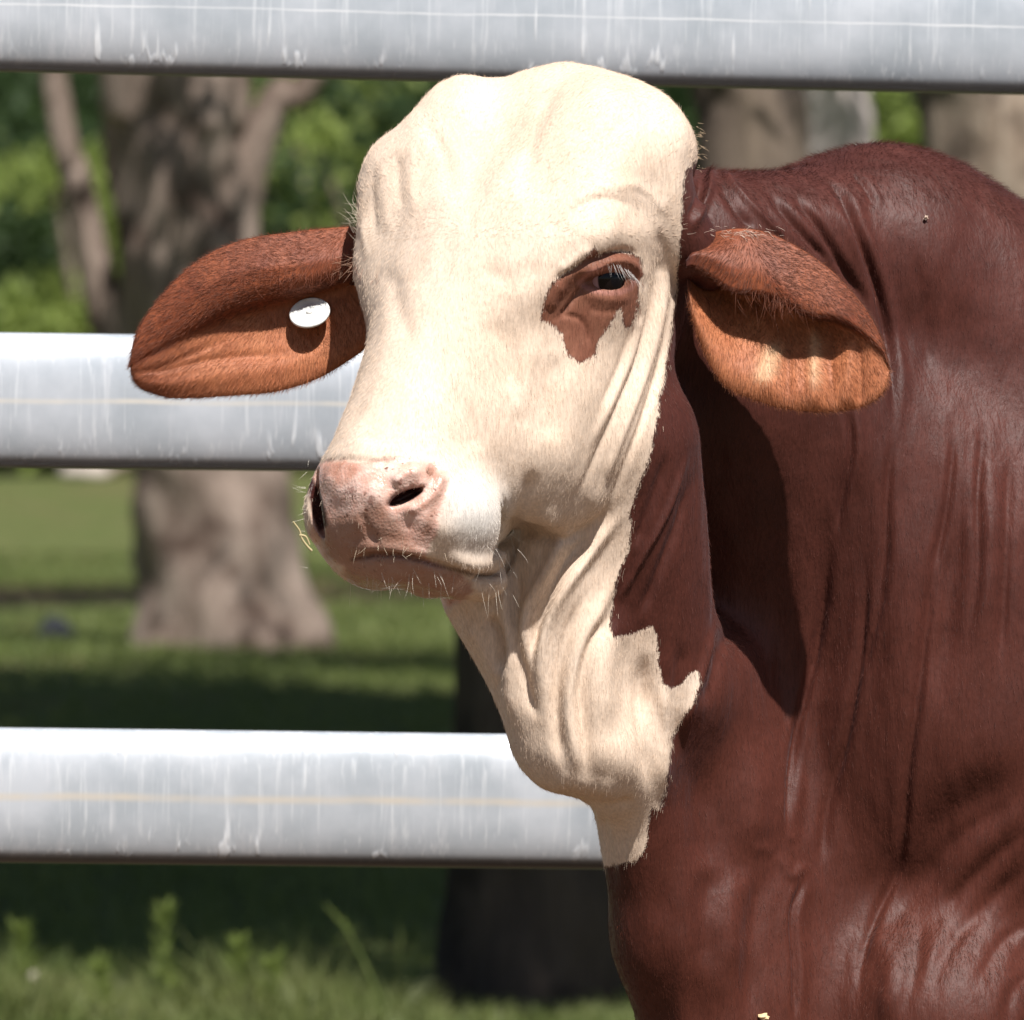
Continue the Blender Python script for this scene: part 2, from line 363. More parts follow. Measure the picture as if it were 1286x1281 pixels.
for i in range(600):
    cl.append((r2.uniform(-45, 45), r2.uniform(138, 158), abs(r2.gauss(0, 7)) + r2.uniform(0, 3.5), r2.uniform(1.5, 3.0)))
v, q = leaves(cl, 120000, .34, np.random.RandomState(5))
fw_ = obj('far_wood', np_mesh('far_wood', v, q, False), LF2); tag(fw_, 'far wood of dark trees closing the view behind the paddock', 'wood', kind='stuff')
# rising bank behind the wood
hx = np.linspace(-300, 300, 61); hy = np.linspace(160, 460, 31); HX, HY = np.meshgrid(hx, hy, indexing='ij')
HZz = (HY-160)*.14 + 2.0*np.sin(HX*.05)*np.sin(HY*.03) - .5
I = np.arange(HX.size).reshape(HX.shape)
me = np_mesh('hill', np.stack([HX, HY, HZz], -1).reshape(-1, 3), np.stack([I[:-1, :-1], I[1:, :-1], I[1:, 1:], I[:-1, 1:]], -1).reshape(-1, 4))
MH = NT('wooded_hill'); MH.set('base', MH.mix(MH.noise(MH.objco(), .8, 5, .6), (.015, .03, .010), (.05, .075, .025))); MH.set('rough', 1.0)
obj('hill', me, MH.m)['kind'] = 'structure'

# ------------------------------------------------------------------ grass
def blades(n, xr, yr, h, rs, dens=None):
    y = yr[0] + (yr[1]-yr[0])*rs.uniform(0, 1, n)**1.3; hw_ = y/F*800
    kp = (np.abs(y-48.5) > 3.2) | (rs.uniform(0, 1, n) < .15); y = y[kp]; hw_ = hw_[kp]; n = len(y)
    x = (rs.uniform(-1, 1, n))*(hw_+.4); z = ground_h(x, y)
    hh = h*rs.uniform(.4, 1.3, n); a = rs.uniform(0, 6.28, n); ln = rs.normal(0, .45, (n, 2))*hh[:, None]
    w_ = .0035*(y/17)**.9; c = np.stack([x, y, z-.01], 1); s_ = np.stack([np.cos(a)*w_, np.sin(a)*w_, 0*w_], 1)
    mid = c + np.stack([ln[:, 0]*.35, ln[:, 1]*.35, hh*.6], 1); top = c + np.stack([ln[:, 0], ln[:, 1], hh], 1)
    V = np.stack([c-s_, c+s_, mid+s_*.7, mid-s_*.7, top], 1).reshape(-1, 3); b = np.arange(n)*5
    return V, np.stack([b, b+1, b+2, b+3], 1), np.stack([b+3, b+2, b+4], 1)
GL = leaf_material('grass_blade', (.075, .11, .025), (.19, .22, .07))
rs = np.random.RandomState(3)
Vb, Qb, Tb = blades(90000, 0, (15.6, 60), .055, rs)
g = obj('grass', np_mesh('grass', Vb, Qb, False, Tb), GL); tag(g, 'short green paddock grass, sunlit in places', 'grass', kind='stuff')
# taller seeding grass in the lit strip by the bottom edge
n = 16000; y = rs.uniform(15.9, 17.3, n); x = rs.uniform(-1.25, .35, n)
keep = rs.uniform(0, 1, n) < np.clip(.25+.8*np.sin(x*7+1)*np.sin(y*5+x*3)+.35, .08, 1); x, y = x[keep], y[keep]; n = len(x)
hh = (.045+.075*np.clip(np.sin(x*5+.8)*np.sin(x*2.3+y*3)+.2, 0, 1)*(y < 16.7))*rs.uniform(.4, 1.6, n); ln = rs.normal(0, .4, (n, 2))*hh[:, None]; a = rs.uniform(0, 6.28, n)
c = np.stack([x, y, ground_h(x, y)-.01], 1); s_ = np.stack([np.cos(a)*.0035, np.sin(a)*.0035, 0*a], 1)
mid = c + np.stack([ln[:, 0]*.35, ln[:, 1]*.35, hh*.6], 1); top = c + np.stack([ln[:, 0], ln[:, 1], hh], 1)
b = np.arange(n)*5
t_ = obj('tall_grass', np_mesh('tall_grass', np.stack([c-s_, c+s_, mid+s_*.7, mid-s_*.7, top], 1).reshape(-1, 3), np.stack([b, b+1, b+2, b+3], 1), False, np.stack([b+3, b+2, b+4], 1)), leaf_material('seeding_grass', (.09, .13, .03), (.24, .25, .10)))
tag(t_, 'taller seeding grass along the bottom edge in the sun', 'grass', kind='stuff')
def weed(px_, py0, py1, Y, label, kind, seed, lean=0, name='weed'):
    """a stalk with side sprigs from row py1 up to row py0"""
    r2 = random.Random(seed); b0 = U(px_, py1, Y); b0.z = float(ground_h(b0.x, Y))-.01
    top = U(px_+lean, py0, Y) - b0; t = bpy.data.objects.new(name, None); t.location = b0; link(t); tag(t, label, kind)
    pth = np.array(smooth3([(0, 0, 0), (top.x*.25, 0, top.z*.4), (top.x*.6, 0.01, top.z*.75), (top.x, 0, top.z)], 6))
    v, q = tube(pth, np.linspace(.0045, .0022, len(pth)), 6, 0); obj('stalk', np_mesh('stalk', v, q), GL, t)
    n_ = 120 if kind == 'weed' else 10; V = []
    for i in range(n_):
        f = r2.uniform(.25, 1) if kind == 'weed' else r2.uniform(.72, 1); p = pth[int(f*(len(pth)-1))]
        a = r2.uniform(0, 6.28); L_ = r2.uniform(.015, .045)*(1.25-f*.5); d_ = np.array([math.cos(a), math.sin(a)*.6, r2.uniform(.2, 1.2)])*L_; w_ = np.array([.0022, .001, -.001])
        d_ = d_*(1 if kind == 'weed' else .35); V.append([p, p+d_*.5+w_, p+d_, p+d_*.5-w_])
    V = np.array(V).reshape(-1, 3); obj('sprig', np_mesh('sprig', V, np.arange(len(V)).reshape(-1, 4), False), LF3, t)
M_straw = NT('dry_straw', base=(.46, .38, .20), rough=.7).m
weed(205, 1140, 1290, 16.3, 'tallest feathery weed at the lower left, below the bottom rail', 'weed', 1)
weed(290, 1180, 1290, 16.3, 'bushy weed with pale tips right of the tallest weed', 'weed', 2, 12)
weed(30, 1160, 1290, 16.3, 'straggly weed beside the pale stone at the lower left corner', 'weed', 3, -8)
weed(335, 1205, 1290, 16.2, 'low weed nearest the long leaning grass stalk', 'weed', 4, 6)
weed(120, 1210, 1290, 16.2, 'low weed between the pale stone and the tallest weed', 'weed', 6, 5)
weed(492, 1135, 1300, 15.9, 'long thin green grass stem leaning left below the bottom rail', 'grass stem', 5, -84, 'grass_stem')
def stone(px_, py_, Y, r_, label, seed):
    rs_ = np.random.RandomState(seed); import bmesh
    bm = bmesh.new(); bmesh.ops.create_icosphere(bm, subdivisions=3, radius=1)
    for v in bm.verts:
        n_ = v.co.copy(); k = 1+.16*math.sin(n_.x*3+seed)*math.cos(n_.y*4)+.1*math.sin(n_.z*6+seed); v.co = Vector((n_.x*r_*1.15*k, n_.y*r_*k, n_.z*r_*.8*k))
    me = bpy.data.meshes.new('stone'); bm.to_mesh(me); bm.free(); me.polygons.foreach_set('use_smooth', [True]*len(me.polygons))
    o = obj('stone', me, M_stone); c = U(px_, py_, Y); o.location = (c.x, Y, float(ground_h(c.x, Y))+r_*.45); tag(o, label, 'stone')
MS = NT('pale_stone'); MS.set('base', MS.mix(MS.noise(MS.objco(), 30, 4, .6), (.42, .34, .29), (.62, .54, .48))); MS.set('rough', .9); M_stone = MS.m
stone(38, 1222, 1.25*F/(1226-480)*.975, .028, 'small pale stone lying in the grass at the lower left corner', 1)
stone(70, 796, 1.25*F/(800-480), .085, 'pale stone on the shaded grass left of the large tree', 2)
stone(108, 596, 1.25*F/(604-480), .28, 'pale boulder far off just under the middle rail', 3)
print('setting done', round(time.time()-T0, 1))
# ------------------------------------------------------------------ signed-distance sculpting of the bull
# local frame of the bull, in units of S metres: x right, y down, d towards the camera
def W2L(V):
    V = np.asarray(V, np.float64)
    return np.stack([V[:, 0]/S + CX, (CAMH - V[:, 2])/S + HZ, (Y0 - V[:, 1])/S], 1)
def L2W(Q):
    Q = np.asarray(Q, np.float64)
    return np.stack([(Q[:, 0]-CX)*S, Y0 - Q[:, 2]*S, CAMH - (Q[:, 1]-HZ)*S], 1)
def L2P(Q):
    """photo pixel of local points"""
    k = 1.0/(1.0 - Q[:, 2]/F)
    return CX + (Q[:, 0]-CX)*k, HZ + (Q[:, 1]-HZ)*k
def P(px, py, d):
    k = 1.0 - d/F
    return np.array([CX + (px-CX)*k, HZ + (py-HZ)*k, d])

# head frame: t from poll to muzzle, l towards the bull's left, m out of the forehead
AX = np.array([-0.344, 0.800, 0.491]); AX /= np.linalg.norm(AX)
LX = np.array([0.815, -0.03, 0.57]); LX -= LX.dot(AX)*AX; LX /= np.linalg.norm(LX)
MX = np.cross(LX, AX); MX /= np.linalg.norm(MX)
if MX[1] > 0: MX = -MX
OX = np.array([690.0, 175.0, 0.0])
HR = np.stack([AX, LX, MX])           # rows
def hd(t, l, m): return OX + t*AX + l*LX + m*MX
def to_head(Q): return (np.asarray(Q) - OX) @ HR.T

def smin(a, b, k):
    if k <= 0: return np.minimum(a, b)
    h = np.maximum(k - np.abs(a-b), 0)/k
    return np.minimum(a, b) - h*h*k*0.25
def smax(a, b, k): return -smin(-a, -b, k)

class Ell:
    def __init__(s, c, r, R=None):
        s.c = np.asarray(c, np.float32); s.r = np.asarray(r, np.float32); s.R = None if R is None else np.asarray(R, np.float32)
    def __call__(s, Q):
        q = Q - s.c
        if s.R is not None: q = q @ s.R.T
        k0 = np.sqrt(((q/s.r)**2).sum(1)); k1 = np.sqrt(((q/(s.r*s.r))**2).sum(1)) + 1e-9
        return k0*(k0-1.0)/k1
class Cone:
    """round cone a,ra -> b,rb; flat: squash factor along axis n"""
    def __init__(s, a, ra, b, rb, n=None, f=1.0):
        s.a = np.asarray(a, np.float32); s.b = np.asarray(b, np.float32); s.ra = ra; s.rb = rb
        s.n = None if n is None else np.asarray(n, np.float32)/np.linalg.norm(n); s.f = f
    def __call__(s, Q):
        q = Q - s.a; ba = s.b - s.a
        if s.n is not None:
            q = q + (q @ s.n)[:, None]*s.n*(1.0/s.f - 1.0)
            ba = ba + ba.dot(s.n)*s.n*(1.0/s.f-1.0)
        h = np.clip((q @ ba)/ba.dot(ba), 0, 1).astype(np.float32)
        e = q - h[:, None]*ba
        d = np.sqrt((e*e).sum(1)) - (s.ra + (s.rb-s.ra)*h)
        return d*(min(1.0, s.f) if s.n is not None else 1.0)

def HE(t, l, m, rt, rl, rm, R=None):   # ellipsoid in head axes
    RR = HR if R is None else R @ HR
    return Ell(hd(t, l, m), (rt, rl, rm), RR)
def rot(axis, deg):
    return np.array(Matrix.Rotation(math.radians(deg), 3, axis))
def HC(a, ra, b, rb, n=None, f=1.0):
    return Cone(hd(*a), ra, hd(*b), rb, None if n is None else n @ HR, f)
# ---- primitives: (sdf, blend k)
PR = []
def add(p, k=35, op='u'): PR.append((p, k, op))
# neck, trunk and legs
NB = (0.42, 0.0, 0.9)
add(Cone(P(1440, 868, -460), 560, P(2500, 900, -900), 540, NB, 0.56), 0)
add(Cone(P(850, 400, -200), 165, P(1130, 640, -375), 250), 90)
add(Cone(P(885, 520, -222), 150, P(985, 990, -440), 185), 80)
add(Cone(P(880, 310, -130), 95, P(1090, 312, -270), 104), 60)
add(Ell(P(1105, 342, -310), (195, 157, 110)), 70)
add(Cone(P(1130, 355, -330), 150, P(1400, 522, -410), 208), 60)
add(Ell(P(1240, 930, -310), (190, 380, 130)), 90)
add(Ell(P(985, 1290, -300), (185, 350, 150)), 90)
# legs (below the frame)
for (x, d, xx) in ((1180, -190, 0), (1380, -620, 0)):
    add(Cone(P(x, 1300, d), 150, P(x+10, 1800, d), 80), 80)
    add(Cone(P(x+10, 1800, d), 74, P(x, 2330, d), 52), 30)
    add(Cone(P(x, 2330, d), 52, P(x-20, 2430, d+5), 72), 30)
for (x, d) in ((2560, -700), (2680, -1080)):
    add(Cone(P(x, 1100, d), 230, P(x-60, 1500, d), 120), 100)
    add(Cone(P(x-60, 1500, d), 110, P(x+60, 1850, d), 66), 40)
    add(Cone(P(x+60, 1850, d), 62, P(x+30, 2330, d), 50), 30)
    add(Cone(P(x+30, 2330, d), 50, P(x+10, 2430, d+5), 72), 30)
add(Ell(P(2600, 700, -900), (250, 300, 230)), 80)
add(Cone(P(2840, 560, -950), 34, P(2900, 1500, -980), 18), 40)
add(Cone(P(2900, 1500, -980), 20, P(2900, 1800, -980), 40), 20)
# throat and dewlap
add(Cone(P(770, 560, 30), 110, P(800, 860, -50), 105), 60)
add(Cone(P(610, 742, 50), 56, P(705, 890, 30), 66), 40)
add(Cone(P(700, 700, 70), 62, P(715, 930, 50), 68), 40)
add(Ell(P(765, 940, 20), (62, 75, 62)), 30)
add(Cone(P(797, 970, -30), 57, P(838, 1180, -90), 64), 50)
add(Cone(P(852, 1180, -95), 60, P(925, 1420, -150), 112), 60)
add(Cone(P(880, 860, -125), 62, P(965, 1430, -215), 120), 90)
NBODY = len(PR)
# head
add(HE(98, 0, -20, 198, 188, 116), 45)
add(HE(10, 60, -15, 100, 140, 80), 40)
add(Ell(P(803, 194, -30), (72, 73, 75)), 40)
add(Ell(P(547, 207, 10), (61, 62, 66)), 35)
add(Ell(P(492, 228, 0), (38, 48, 50)), 30)
add(Ell(P(584, 160, -10), (58, 62, 60)), 30)
add(Ell(P(700, 165, -10), (90, 79, 70)), 30)
add(HE(150, 90, -130, 130, 72, 110), 50)
add(HE(150, -80, -130, 130, 60, 110), 50)
for s in (-1, 1):
    add(HE(140, s*96, 45, 165, 92, 54), 45)
    add(HE(195, s*150, -38, 62, 36, 48), 40)
    add(HE(310, s*86, -110, 185, 80, 124), 60)
    add(HE(570, s*55, -55, 70, 52, 66), 30)
add(HC((200, 0, -15), 128, (545, 0, 5), 88), 60)
add(HE(575, 0, -5, 78, 107, 85), 40)
add(HC((330, 0, -180), 66, (582, 0, -110), 39), 26)

add(Cone(P(540, 712, 185), 34, P(602, 722, 150), 33), 18)
add(Ell(P(403, 755, 215), (33, 32, 70)), 10, 's')
# fleshy roots of the ears
add(Cone(hd(60, -130, -40), 62, P(440, 335, -88), 30), 30)
add(Cone(hd(60, 140, -70), 62, P(892, 335, 54), 28), 30)
def probe(px_, py_, d0=480.0):
    d = np.arange(d0, -300, -1.0); k = 1-d/F
    Q = np.stack([CX+(px_-CX)*k, HZ+(py_-HZ)*k, d], 1); v = sdf(Q); j = int(np.argmax(v < 0)); return float(d[j])
def bound(p):
    if isinstance(p, Ell): return p.c, float(p.r.max())
    return (p.a+p.b)/2, float(np.linalg.norm(p.a-p.b)/2 + max(p.ra, p.rb))
MARG = 230.0
def sdf(Q):
    Q = np.asarray(Q, np.float32)
    D = np.full(len(Q), 300.0, np.float32)
    for i, (p, k, op) in enumerate(PR):
        c, r = bound(p)
        q = Q - c; m = (q*q).sum(1) < (r + MARG)**2
        if not m.any(): continue
        if m.all(): m = slice(None)
        d = p(Q[m])
        if op == 'u': D[m] = smin(D[m], d, k)
        else: D[m] = smax(D[m], -d, k)
    return D
# nostrils and eye opening, cut where the photograph shows them
def rz(deg): return rot('Z', deg)
dn = probe(509, 623)
add(Ell(P(511, 623, dn-6), (25, 8.5, 26), rz(27)), 5, 's')
add(Cone(P(531, 613, probe(531, 613)), 6, P(542, 588, probe(542, 588)), 4), 6, 's')
df = probe(399, 630)
add(Ell(P(396, 631, df-12), (12.5, 44, 42), rz(12) @ rot('Y', 35)), 6, 's')
de = probe(762, 351)
add(Ell(P(763, 353, de+2), (33, 11.2, 15), rot('Y', -28) @ rz(3)), 5, 's')
def sdf_blocks(C, hd_, Pn):
    """Pn (blocks, nodes, 3)"""
    D = np.full(Pn.shape[:2], 300.0, np.float32)
    for i, (p, k, op) in enumerate(PR):
        m = p(C) < hd_ + MARG
        if not m.any(): continue
        d = p(Pn[m].reshape(-1, 3)).reshape(-1, Pn.shape[1])
        if op == 'u': D[m] = smin(D[m], d, k)
        else: D[m] = smax(D[m], -d, k)
    return D

def axis(segs):
    """segs: (start, stop, step) list"""
    v = [segs[0][0]]
    for a, b, st in segs:
        n = max(1, int(round((b-a)/st)))
        v += list(np.linspace(a, b, n+1)[1:])
    return np.array(v)

def surface_nets(gx, gy, gz, B=8):
    def pad(g):
        n = (len(g)-1 + B-1)//B*B + 1
        e = g[-1] + (np.arange(n-len(g))+1)*(g[-1]-g[-2])
        return np.concatenate([g, e])
    gx, gy, gz = pad(gx), pad(gy), pad(gz)
    nb = [(len(g)-1)//B for g in (gx, gy, gz)]
    bi = np.stack(np.meshgrid(*[np.arange(n) for n in nb], indexing='ij'), -1).reshape(-1, 3)
    lo = np.stack([gx[bi[:, 0]*B], gy[bi[:, 1]*B], gz[bi[:, 2]*B]], 1)
    hi = np.stack([gx[bi[:, 0]*B+B], gy[bi[:, 1]*B+B], gz[bi[:, 2]*B+B]], 1)
    hd_ = (np.linalg.norm(hi-lo, axis=1)/2).astype(np.float32); C = ((lo+hi)/2).astype(np.float32)
    am = np.abs(sdf(C)) < hd_*1.7 + 10; act = bi[am]; C = C[am]; hd_ = hd_[am]
    nx, ny, nz = len(gx), len(gy), len(gz)
    r = np.arange(B+1); L = np.stack(np.meshgrid(r, r, r, indexing='ij'), -1)
    keys = []; pos = []; Q4 = []
    edges = [((0,0,0),(1,0,0)),((0,1,0),(1,1,0)),((0,0,1),(1,0,1)),((0,1,1),(1,1,1)),
             ((0,0,0),(0,1,0)),((1,0,0),(1,1,0)),((0,0,1),(0,1,1)),((1,0,1),(1,1,1)),
             ((0,0,0),(0,0,1)),((1,0,0),(1,0,1)),((0,1,0),(0,1,1)),((1,1,0),(1,1,1))]
    def key(I): return (I[..., 0].astype(np.int64)*ny + I[..., 1])*nz + I[..., 2]
    eb = []
    for c0 in range(0, len(act), 800):
        A = act[c0:c0+800]
        I = A[:, None, None, None, :]*B + L[None]
        Pn = np.stack([gx[I[..., 0]], gy[I[..., 1]], gz[I[..., 2]]], -1).astype(np.float32)
        D = sdf_blocks(C[c0:c0+800], hd_[c0:c0+800], Pn.reshape(len(A), -1, 3)).reshape(I.shape[:-1])
        acc = np.zeros((len(A), B, B, B, 3)); cnt = np.zeros((len(A), B, B, B))
        def sl(a, o): return a[:, o[0]:B+o[0], o[1]:B+o[1], o[2]:B+o[2]]
        for a, b in edges:
            da, db = sl(D, a), sl(D, b); m = (da < 0) != (db < 0)
            t = np.where(m, da/(da-db+1e-12), 0)[..., None]
            acc += np.where(m[..., None], sl(Pn, a)*(1-t)+sl(Pn, b)*t, 0); cnt += m
        m = cnt > 0
        Ic = I[:, :B, :B, :B]
        keys.append(key(Ic)[m]); pos.append(acc[m]/cnt[m][:, None])
        for ax in range(3):
            o = [0, 0, 0]; o[ax] = 1
            d0 = sl(D, (0,0,0)); d1 = sl(D, o); mm = (d0 < 0) != (d1 < 0)
            J = Ic[mm]; flip = (d0 < 0)[mm]
            u = [0,0,0]; v = [0,0,0]; u[(ax+1)%3] = 1; v[(ax+2)%3] = 1
            u = np.array(u); v = np.array(v)
            q = np.stack([key(J-u-v), key(J-v), key(J), key(J-u)], 1)
            q[~flip] = q[~flip][:, ::-1]
            Q4.append(q)
    keys = np.concatenate(keys); pos = np.concatenate(pos); Q4 = np.concatenate(Q4)
    o = np.argsort(keys); keys = keys[o]; pos = pos[o]
    j = np.clip(np.searchsorted(keys, Q4), 0, len(keys)-1)
    ok = (keys[j] == Q4).all(1)
    print('nets: blocks', len(act), 'verts', len(keys), 'quads', ok.sum(), 'dropped', (~ok).sum(), 't', round(time.time()-T0, 1))
    return pos, j[ok]

def grad(Q, e=0.7):
    k = np.array([(1,-1,-1),(-1,-1,1),(-1,1,-1),(1,1,1)], np.float64)
    g = np.zeros((len(Q), 3))
    for kk in k: g += kk*sdf(Q + kk*e)[:, None].astype(np.float64)
    return g/(4*e)
STEP = 3.0
V, Q4 = surface_nets(
    axis([(340, 1330, STEP), (1330, 1500, 12), (1500, 3100, 26)]),
    axis([(40, 1330, STEP), (1330, 1500, 12), (1500, 2560, 24)]),
    axis([(-1400, -700, 26), (-700, -400, 12), (-400, 480, STEP)]))
for it in range(2):
    g = grad(V); g2 = (g*g).sum(1)
    V = V - np.clip(sdf(V), -6, 6)[:, None]*g/np.maximum(g2, 0.2)[:, None]
N = grad(V); N /= np.linalg.norm(N, axis=1)[:, None] + 1e-9
# ---- sculpting strokes: folds of skin, traced where the photograph shows them
PXv, PYv = L2P(V)
infr = (PXv > 330) & (PXv < 1420) & (PYv > 40) & (PYv < 1420) & (V[:, 2] > -420)
face = np.clip(N[:, 2]/0.35 + 0.35, 0, 1)
idx = np.nonzero(infr & (face > 0))[0]
px, py, fw = PXv[idx], PYv[idx], face[idx]
def seg_dist(px, py, pts):
    """distance to a polyline and position along it (0..1); signed side"""
    best = np.full(len(px), 1e9); tt = np.zeros(len(px)); sd = np.ones(len(px)); n = len(pts)-1
    for i in range(n):
        (x0, y0), (x1, y1) = pts[i], pts[i+1]
        dx, dy = x1-x0, y1-y0; l2 = dx*dx+dy*dy+1e-9
        t = np.clip(((px-x0)*dx+(py-y0)*dy)/l2, 0, 1)
        ex, ey = px-x0-t*dx, py-y0-t*dy; d = np.hypot(ex, ey); m = d < best
        best[m] = d[m]; tt[m] = (i+t[m])/n; sd[m] = np.sign(dx*ey-dy*ex)[m]
    return best, tt, sd
def smooth_pts(pts, k=5):
    p = np.array(pts, float)
    if len(p) < 3: return [tuple(q) for q in p]
    q = np.vstack([2*p[0]-p[1], p, 2*p[-1]-p[-2]]); out = []
    for i in range(1, len(q)-2):
        for j in range(k):
            t = j/k; a, b, c, d = q[i-1:i+3]
            out.append(tuple(0.5*((2*b)+(-a+c)*t+(2*a-5*b+4*c-d)*t*t+(-a+3*b-3*c+d)*t**3)))
    out.append(tuple(p[-1])); return out
disp = np.zeros(len(idx))
def stroke(pts, w, a, taper=0.25, side=0.0):
    """gaussian groove (a<0) or ridge (a>0); side adds a step: one side stands proud"""
    pts = smooth_pts(pts); P_ = np.array(pts)
    m = (px > P_[:, 0].min()-3*w) & (px < P_[:, 0].max()+3*w) & (py > P_[:, 1].min()-3*w) & (py < P_[:, 1].max()+3*w)
    if not m.any(): return
    d, t, sd = seg_dist(px[m], py[m], pts)
    e = np.minimum(1, np.minimum(t, 1-t)/max(taper, 1e-3) + 0.0)
    e = e*e*(3-2*e) if taper > 0 else 1.0
    g = np.exp(-(d/w)**2)
    v = a*g
    if side: v = v + side*sd*np.exp(-(d/(3*w))**2)*np.clip(d/w, 0, 1)
    disp[m] += v*e*fw[m]
def bump(x, y, rx, ry, a, ang=0.0):
    c, s_ = math.cos(math.radians(ang)), math.sin(math.radians(ang))
    u = ((px-x)*c+(py-y)*s_)/rx; v = (-(px-x)*s_+(py-y)*c)/ry
    disp[:] += a*np.exp(-(u*u+v*v))*fw
def poly_sd(px, py, pts):
    """signed distance to a closed polygon, negative inside"""
    pts = list(pts); ins = np.zeros(len(px), bool)
    d, _, _ = seg_dist(px, py, pts+[pts[0]])
    for (x0, y0), (x1, y1) in zip(pts, pts[1:]+[pts[0]]):
        c = (y0 > py) != (y1 > py)
        ins ^= c & (px < (x1-x0)*(py-y0)/(y1-y0+1e-12)+x0)
    return np.where(ins, -d, d)
# forehead
bump(590, 150, 60, 40, 5); bump(720, 130, 90, 45, 5)
stroke([(753, 92), (690, 130), (640, 170), (590, 225), (575, 300)], 20, -6)
stroke([(840, 110), (780, 150), (700, 200), (650, 260)], 26, -4)
bump(545, 330, 60, 60, 2)
stroke([(530, 150), (560, 200), (562, 260)], 9, -2.5); stroke([(700, 100), (670, 170), (655, 240)], 10, -2.5); stroke([(800, 130), (760, 180), (720, 215)], 9, -2.5); stroke([(485, 330), (500, 380), (512, 440)], 12, -3)
stroke([(600, 330), (640, 350), (690, 330)], 14, -3); stroke([(610, 400), (640, 440), (640, 500)], 14, -3); stroke([(560, 480), (590, 530), (600, 570)], 14, -3)
stroke([(469, 200), (468, 250), (474, 310)], 5, -2.2); stroke([(484, 195), (483, 250), (490, 300)], 7, 1.8)
stroke([(500, 188), (500, 230), (505, 265)], 5.5, -1.8); stroke([(518, 175), (516, 220), (522, 280)], 8, 2.5)
stroke([(455, 215), (455, 270), (462, 330)], 5, 2.5)
# brow and eye
bump(768, 296, 52, 30, 13, -8)
stroke([(700, 262), (750, 238), (790, 236), (818, 255), (836, 285)], 10, 4)
stroke([(775, 233), (805, 245), (822, 262), (834, 282)], 6, -2.6)
stroke([(690, 300), (725, 262), (760, 250), (800, 262)], 4, -2)
stroke([(820, 285), (834, 320), (828, 350)], 7, -2.5)
stroke([(690, 356), (715, 341), (738, 326), (757, 317), (780, 315), (803, 324)], 3.4, -6)
stroke([(722, 350), (740, 335), (765, 328), (790, 333), (804, 352)], 6.5, 9)
stroke([(700, 345), (718, 328), (742, 308)], 7, 4)
stroke([(741, 347), (726, 368), (712, 388), (702, 396)], 3, -5)
stroke([(708, 352), (695, 372), (690, 390)], 7, 3.5)
stroke([(728, 368), (750, 374), (775, 376), (795, 371)], 6, 2.5)
stroke([(738, 386), (755, 391), (778, 390)], 4, -1.5)
stroke([(690, 402), (712, 396), (730, 402), (738, 420), (736, 440)], 3.2, -2.5)
stroke([(812, 340), (808, 380), (800, 410)], 4, -3)
EYE = [(728, 356), (740, 344), (757, 338), (772, 337), (787, 341), (796, 351), (792, 361), (780, 366), (765, 367), (746, 364)]
# cheek folds
stroke([(826, 300), (821, 374), (800, 453), (773, 519), (745, 584), (715, 640)], 5, -5)
stroke([(838, 300), (832, 380), (812, 460), (786, 530), (760, 595), (735, 650)], 6, 5.5)
stroke([(847, 330), (842, 400), (826, 470), (803, 540), (780, 600), (752, 660)], 4.5, -5.5)
stroke([(812, 330), (808, 390), (786, 460), (760, 520), (735, 570)], 5.5, 4.5)
stroke([(798, 400), (780, 455), (752, 520)], 5, -3)
stroke([(672, 415), (660, 480), (648, 530)], 10, 4); stroke([(700, 440), (690, 500), (690, 560)], 14, -5)
bump(682, 570, 34, 40, 8); bump(730, 480, 30, 50, 4); bump(630, 470, 40, 60, -3)
stroke([(668, 585), (660, 620), (645, 655), (645, 680)], 8, -6)
stroke([(648, 650), (665, 668), (700, 676), (735, 664), (770, 630)], 6, -7)
stroke([(668, 640), (700, 655), (735, 640), (765, 600)], 14, 10)
bump(500, 520, 60, 40, 3); bump(445, 545, 30, 25, 4)
# muzzle
stroke([(396, 583), (430, 577), (475, 580), (512, 578)], 4, -2.5)
stroke([(492, 612), (508, 598), (530, 596)], 8, 9); bump(520, 600, 20, 14, 5)
bump(440, 610, 30, 28, 3)
stroke([(500, 645), (520, 638), (540, 625), (552, 605), (548, 588)], 7, 6)
NOS = [(486, 632), (492, 622), (509, 614), (529, 611), (531, 617), (519, 626), (500, 633), (489, 637)]

NOF = [(386, 588), (393, 600), (402, 618), (410, 645), (411, 660), (401, 668), (393, 650), (387, 620)]
stroke([(384, 585), (381, 620), (385, 660), (398, 690)], 5, 5)
stroke([(442, 703), (470, 698), (500, 698), (525, 704), (560, 713), (600, 723), (626, 722), (640, 702), (648, 668)], 4.5, -11, 0.08)
stroke([(555, 697), (595, 708), (625, 702), (640, 680)], 10, 9)
stroke([(430, 690), (470, 686), (510, 690), (550, 700)], 7, 5)
bump(490, 722, 40, 14, 8); stroke([(520, 735), (570, 740), (625, 742)], 10, 5)
stroke([(455, 640), (462, 665), (480, 690)], 5, -3)
stroke([(625, 600), (638, 640), (636, 670)], 7, 3)
bump(600, 645, 42, 42, 10)
for (x, y, r, a) in ((470,620,16,4),(425,640,16,-3),(535,650,14,4),(512,662,14,-3),(450,655,14,3),(415,600,14,3),(555,665,16,3)): bump(x, y, r, r, a)
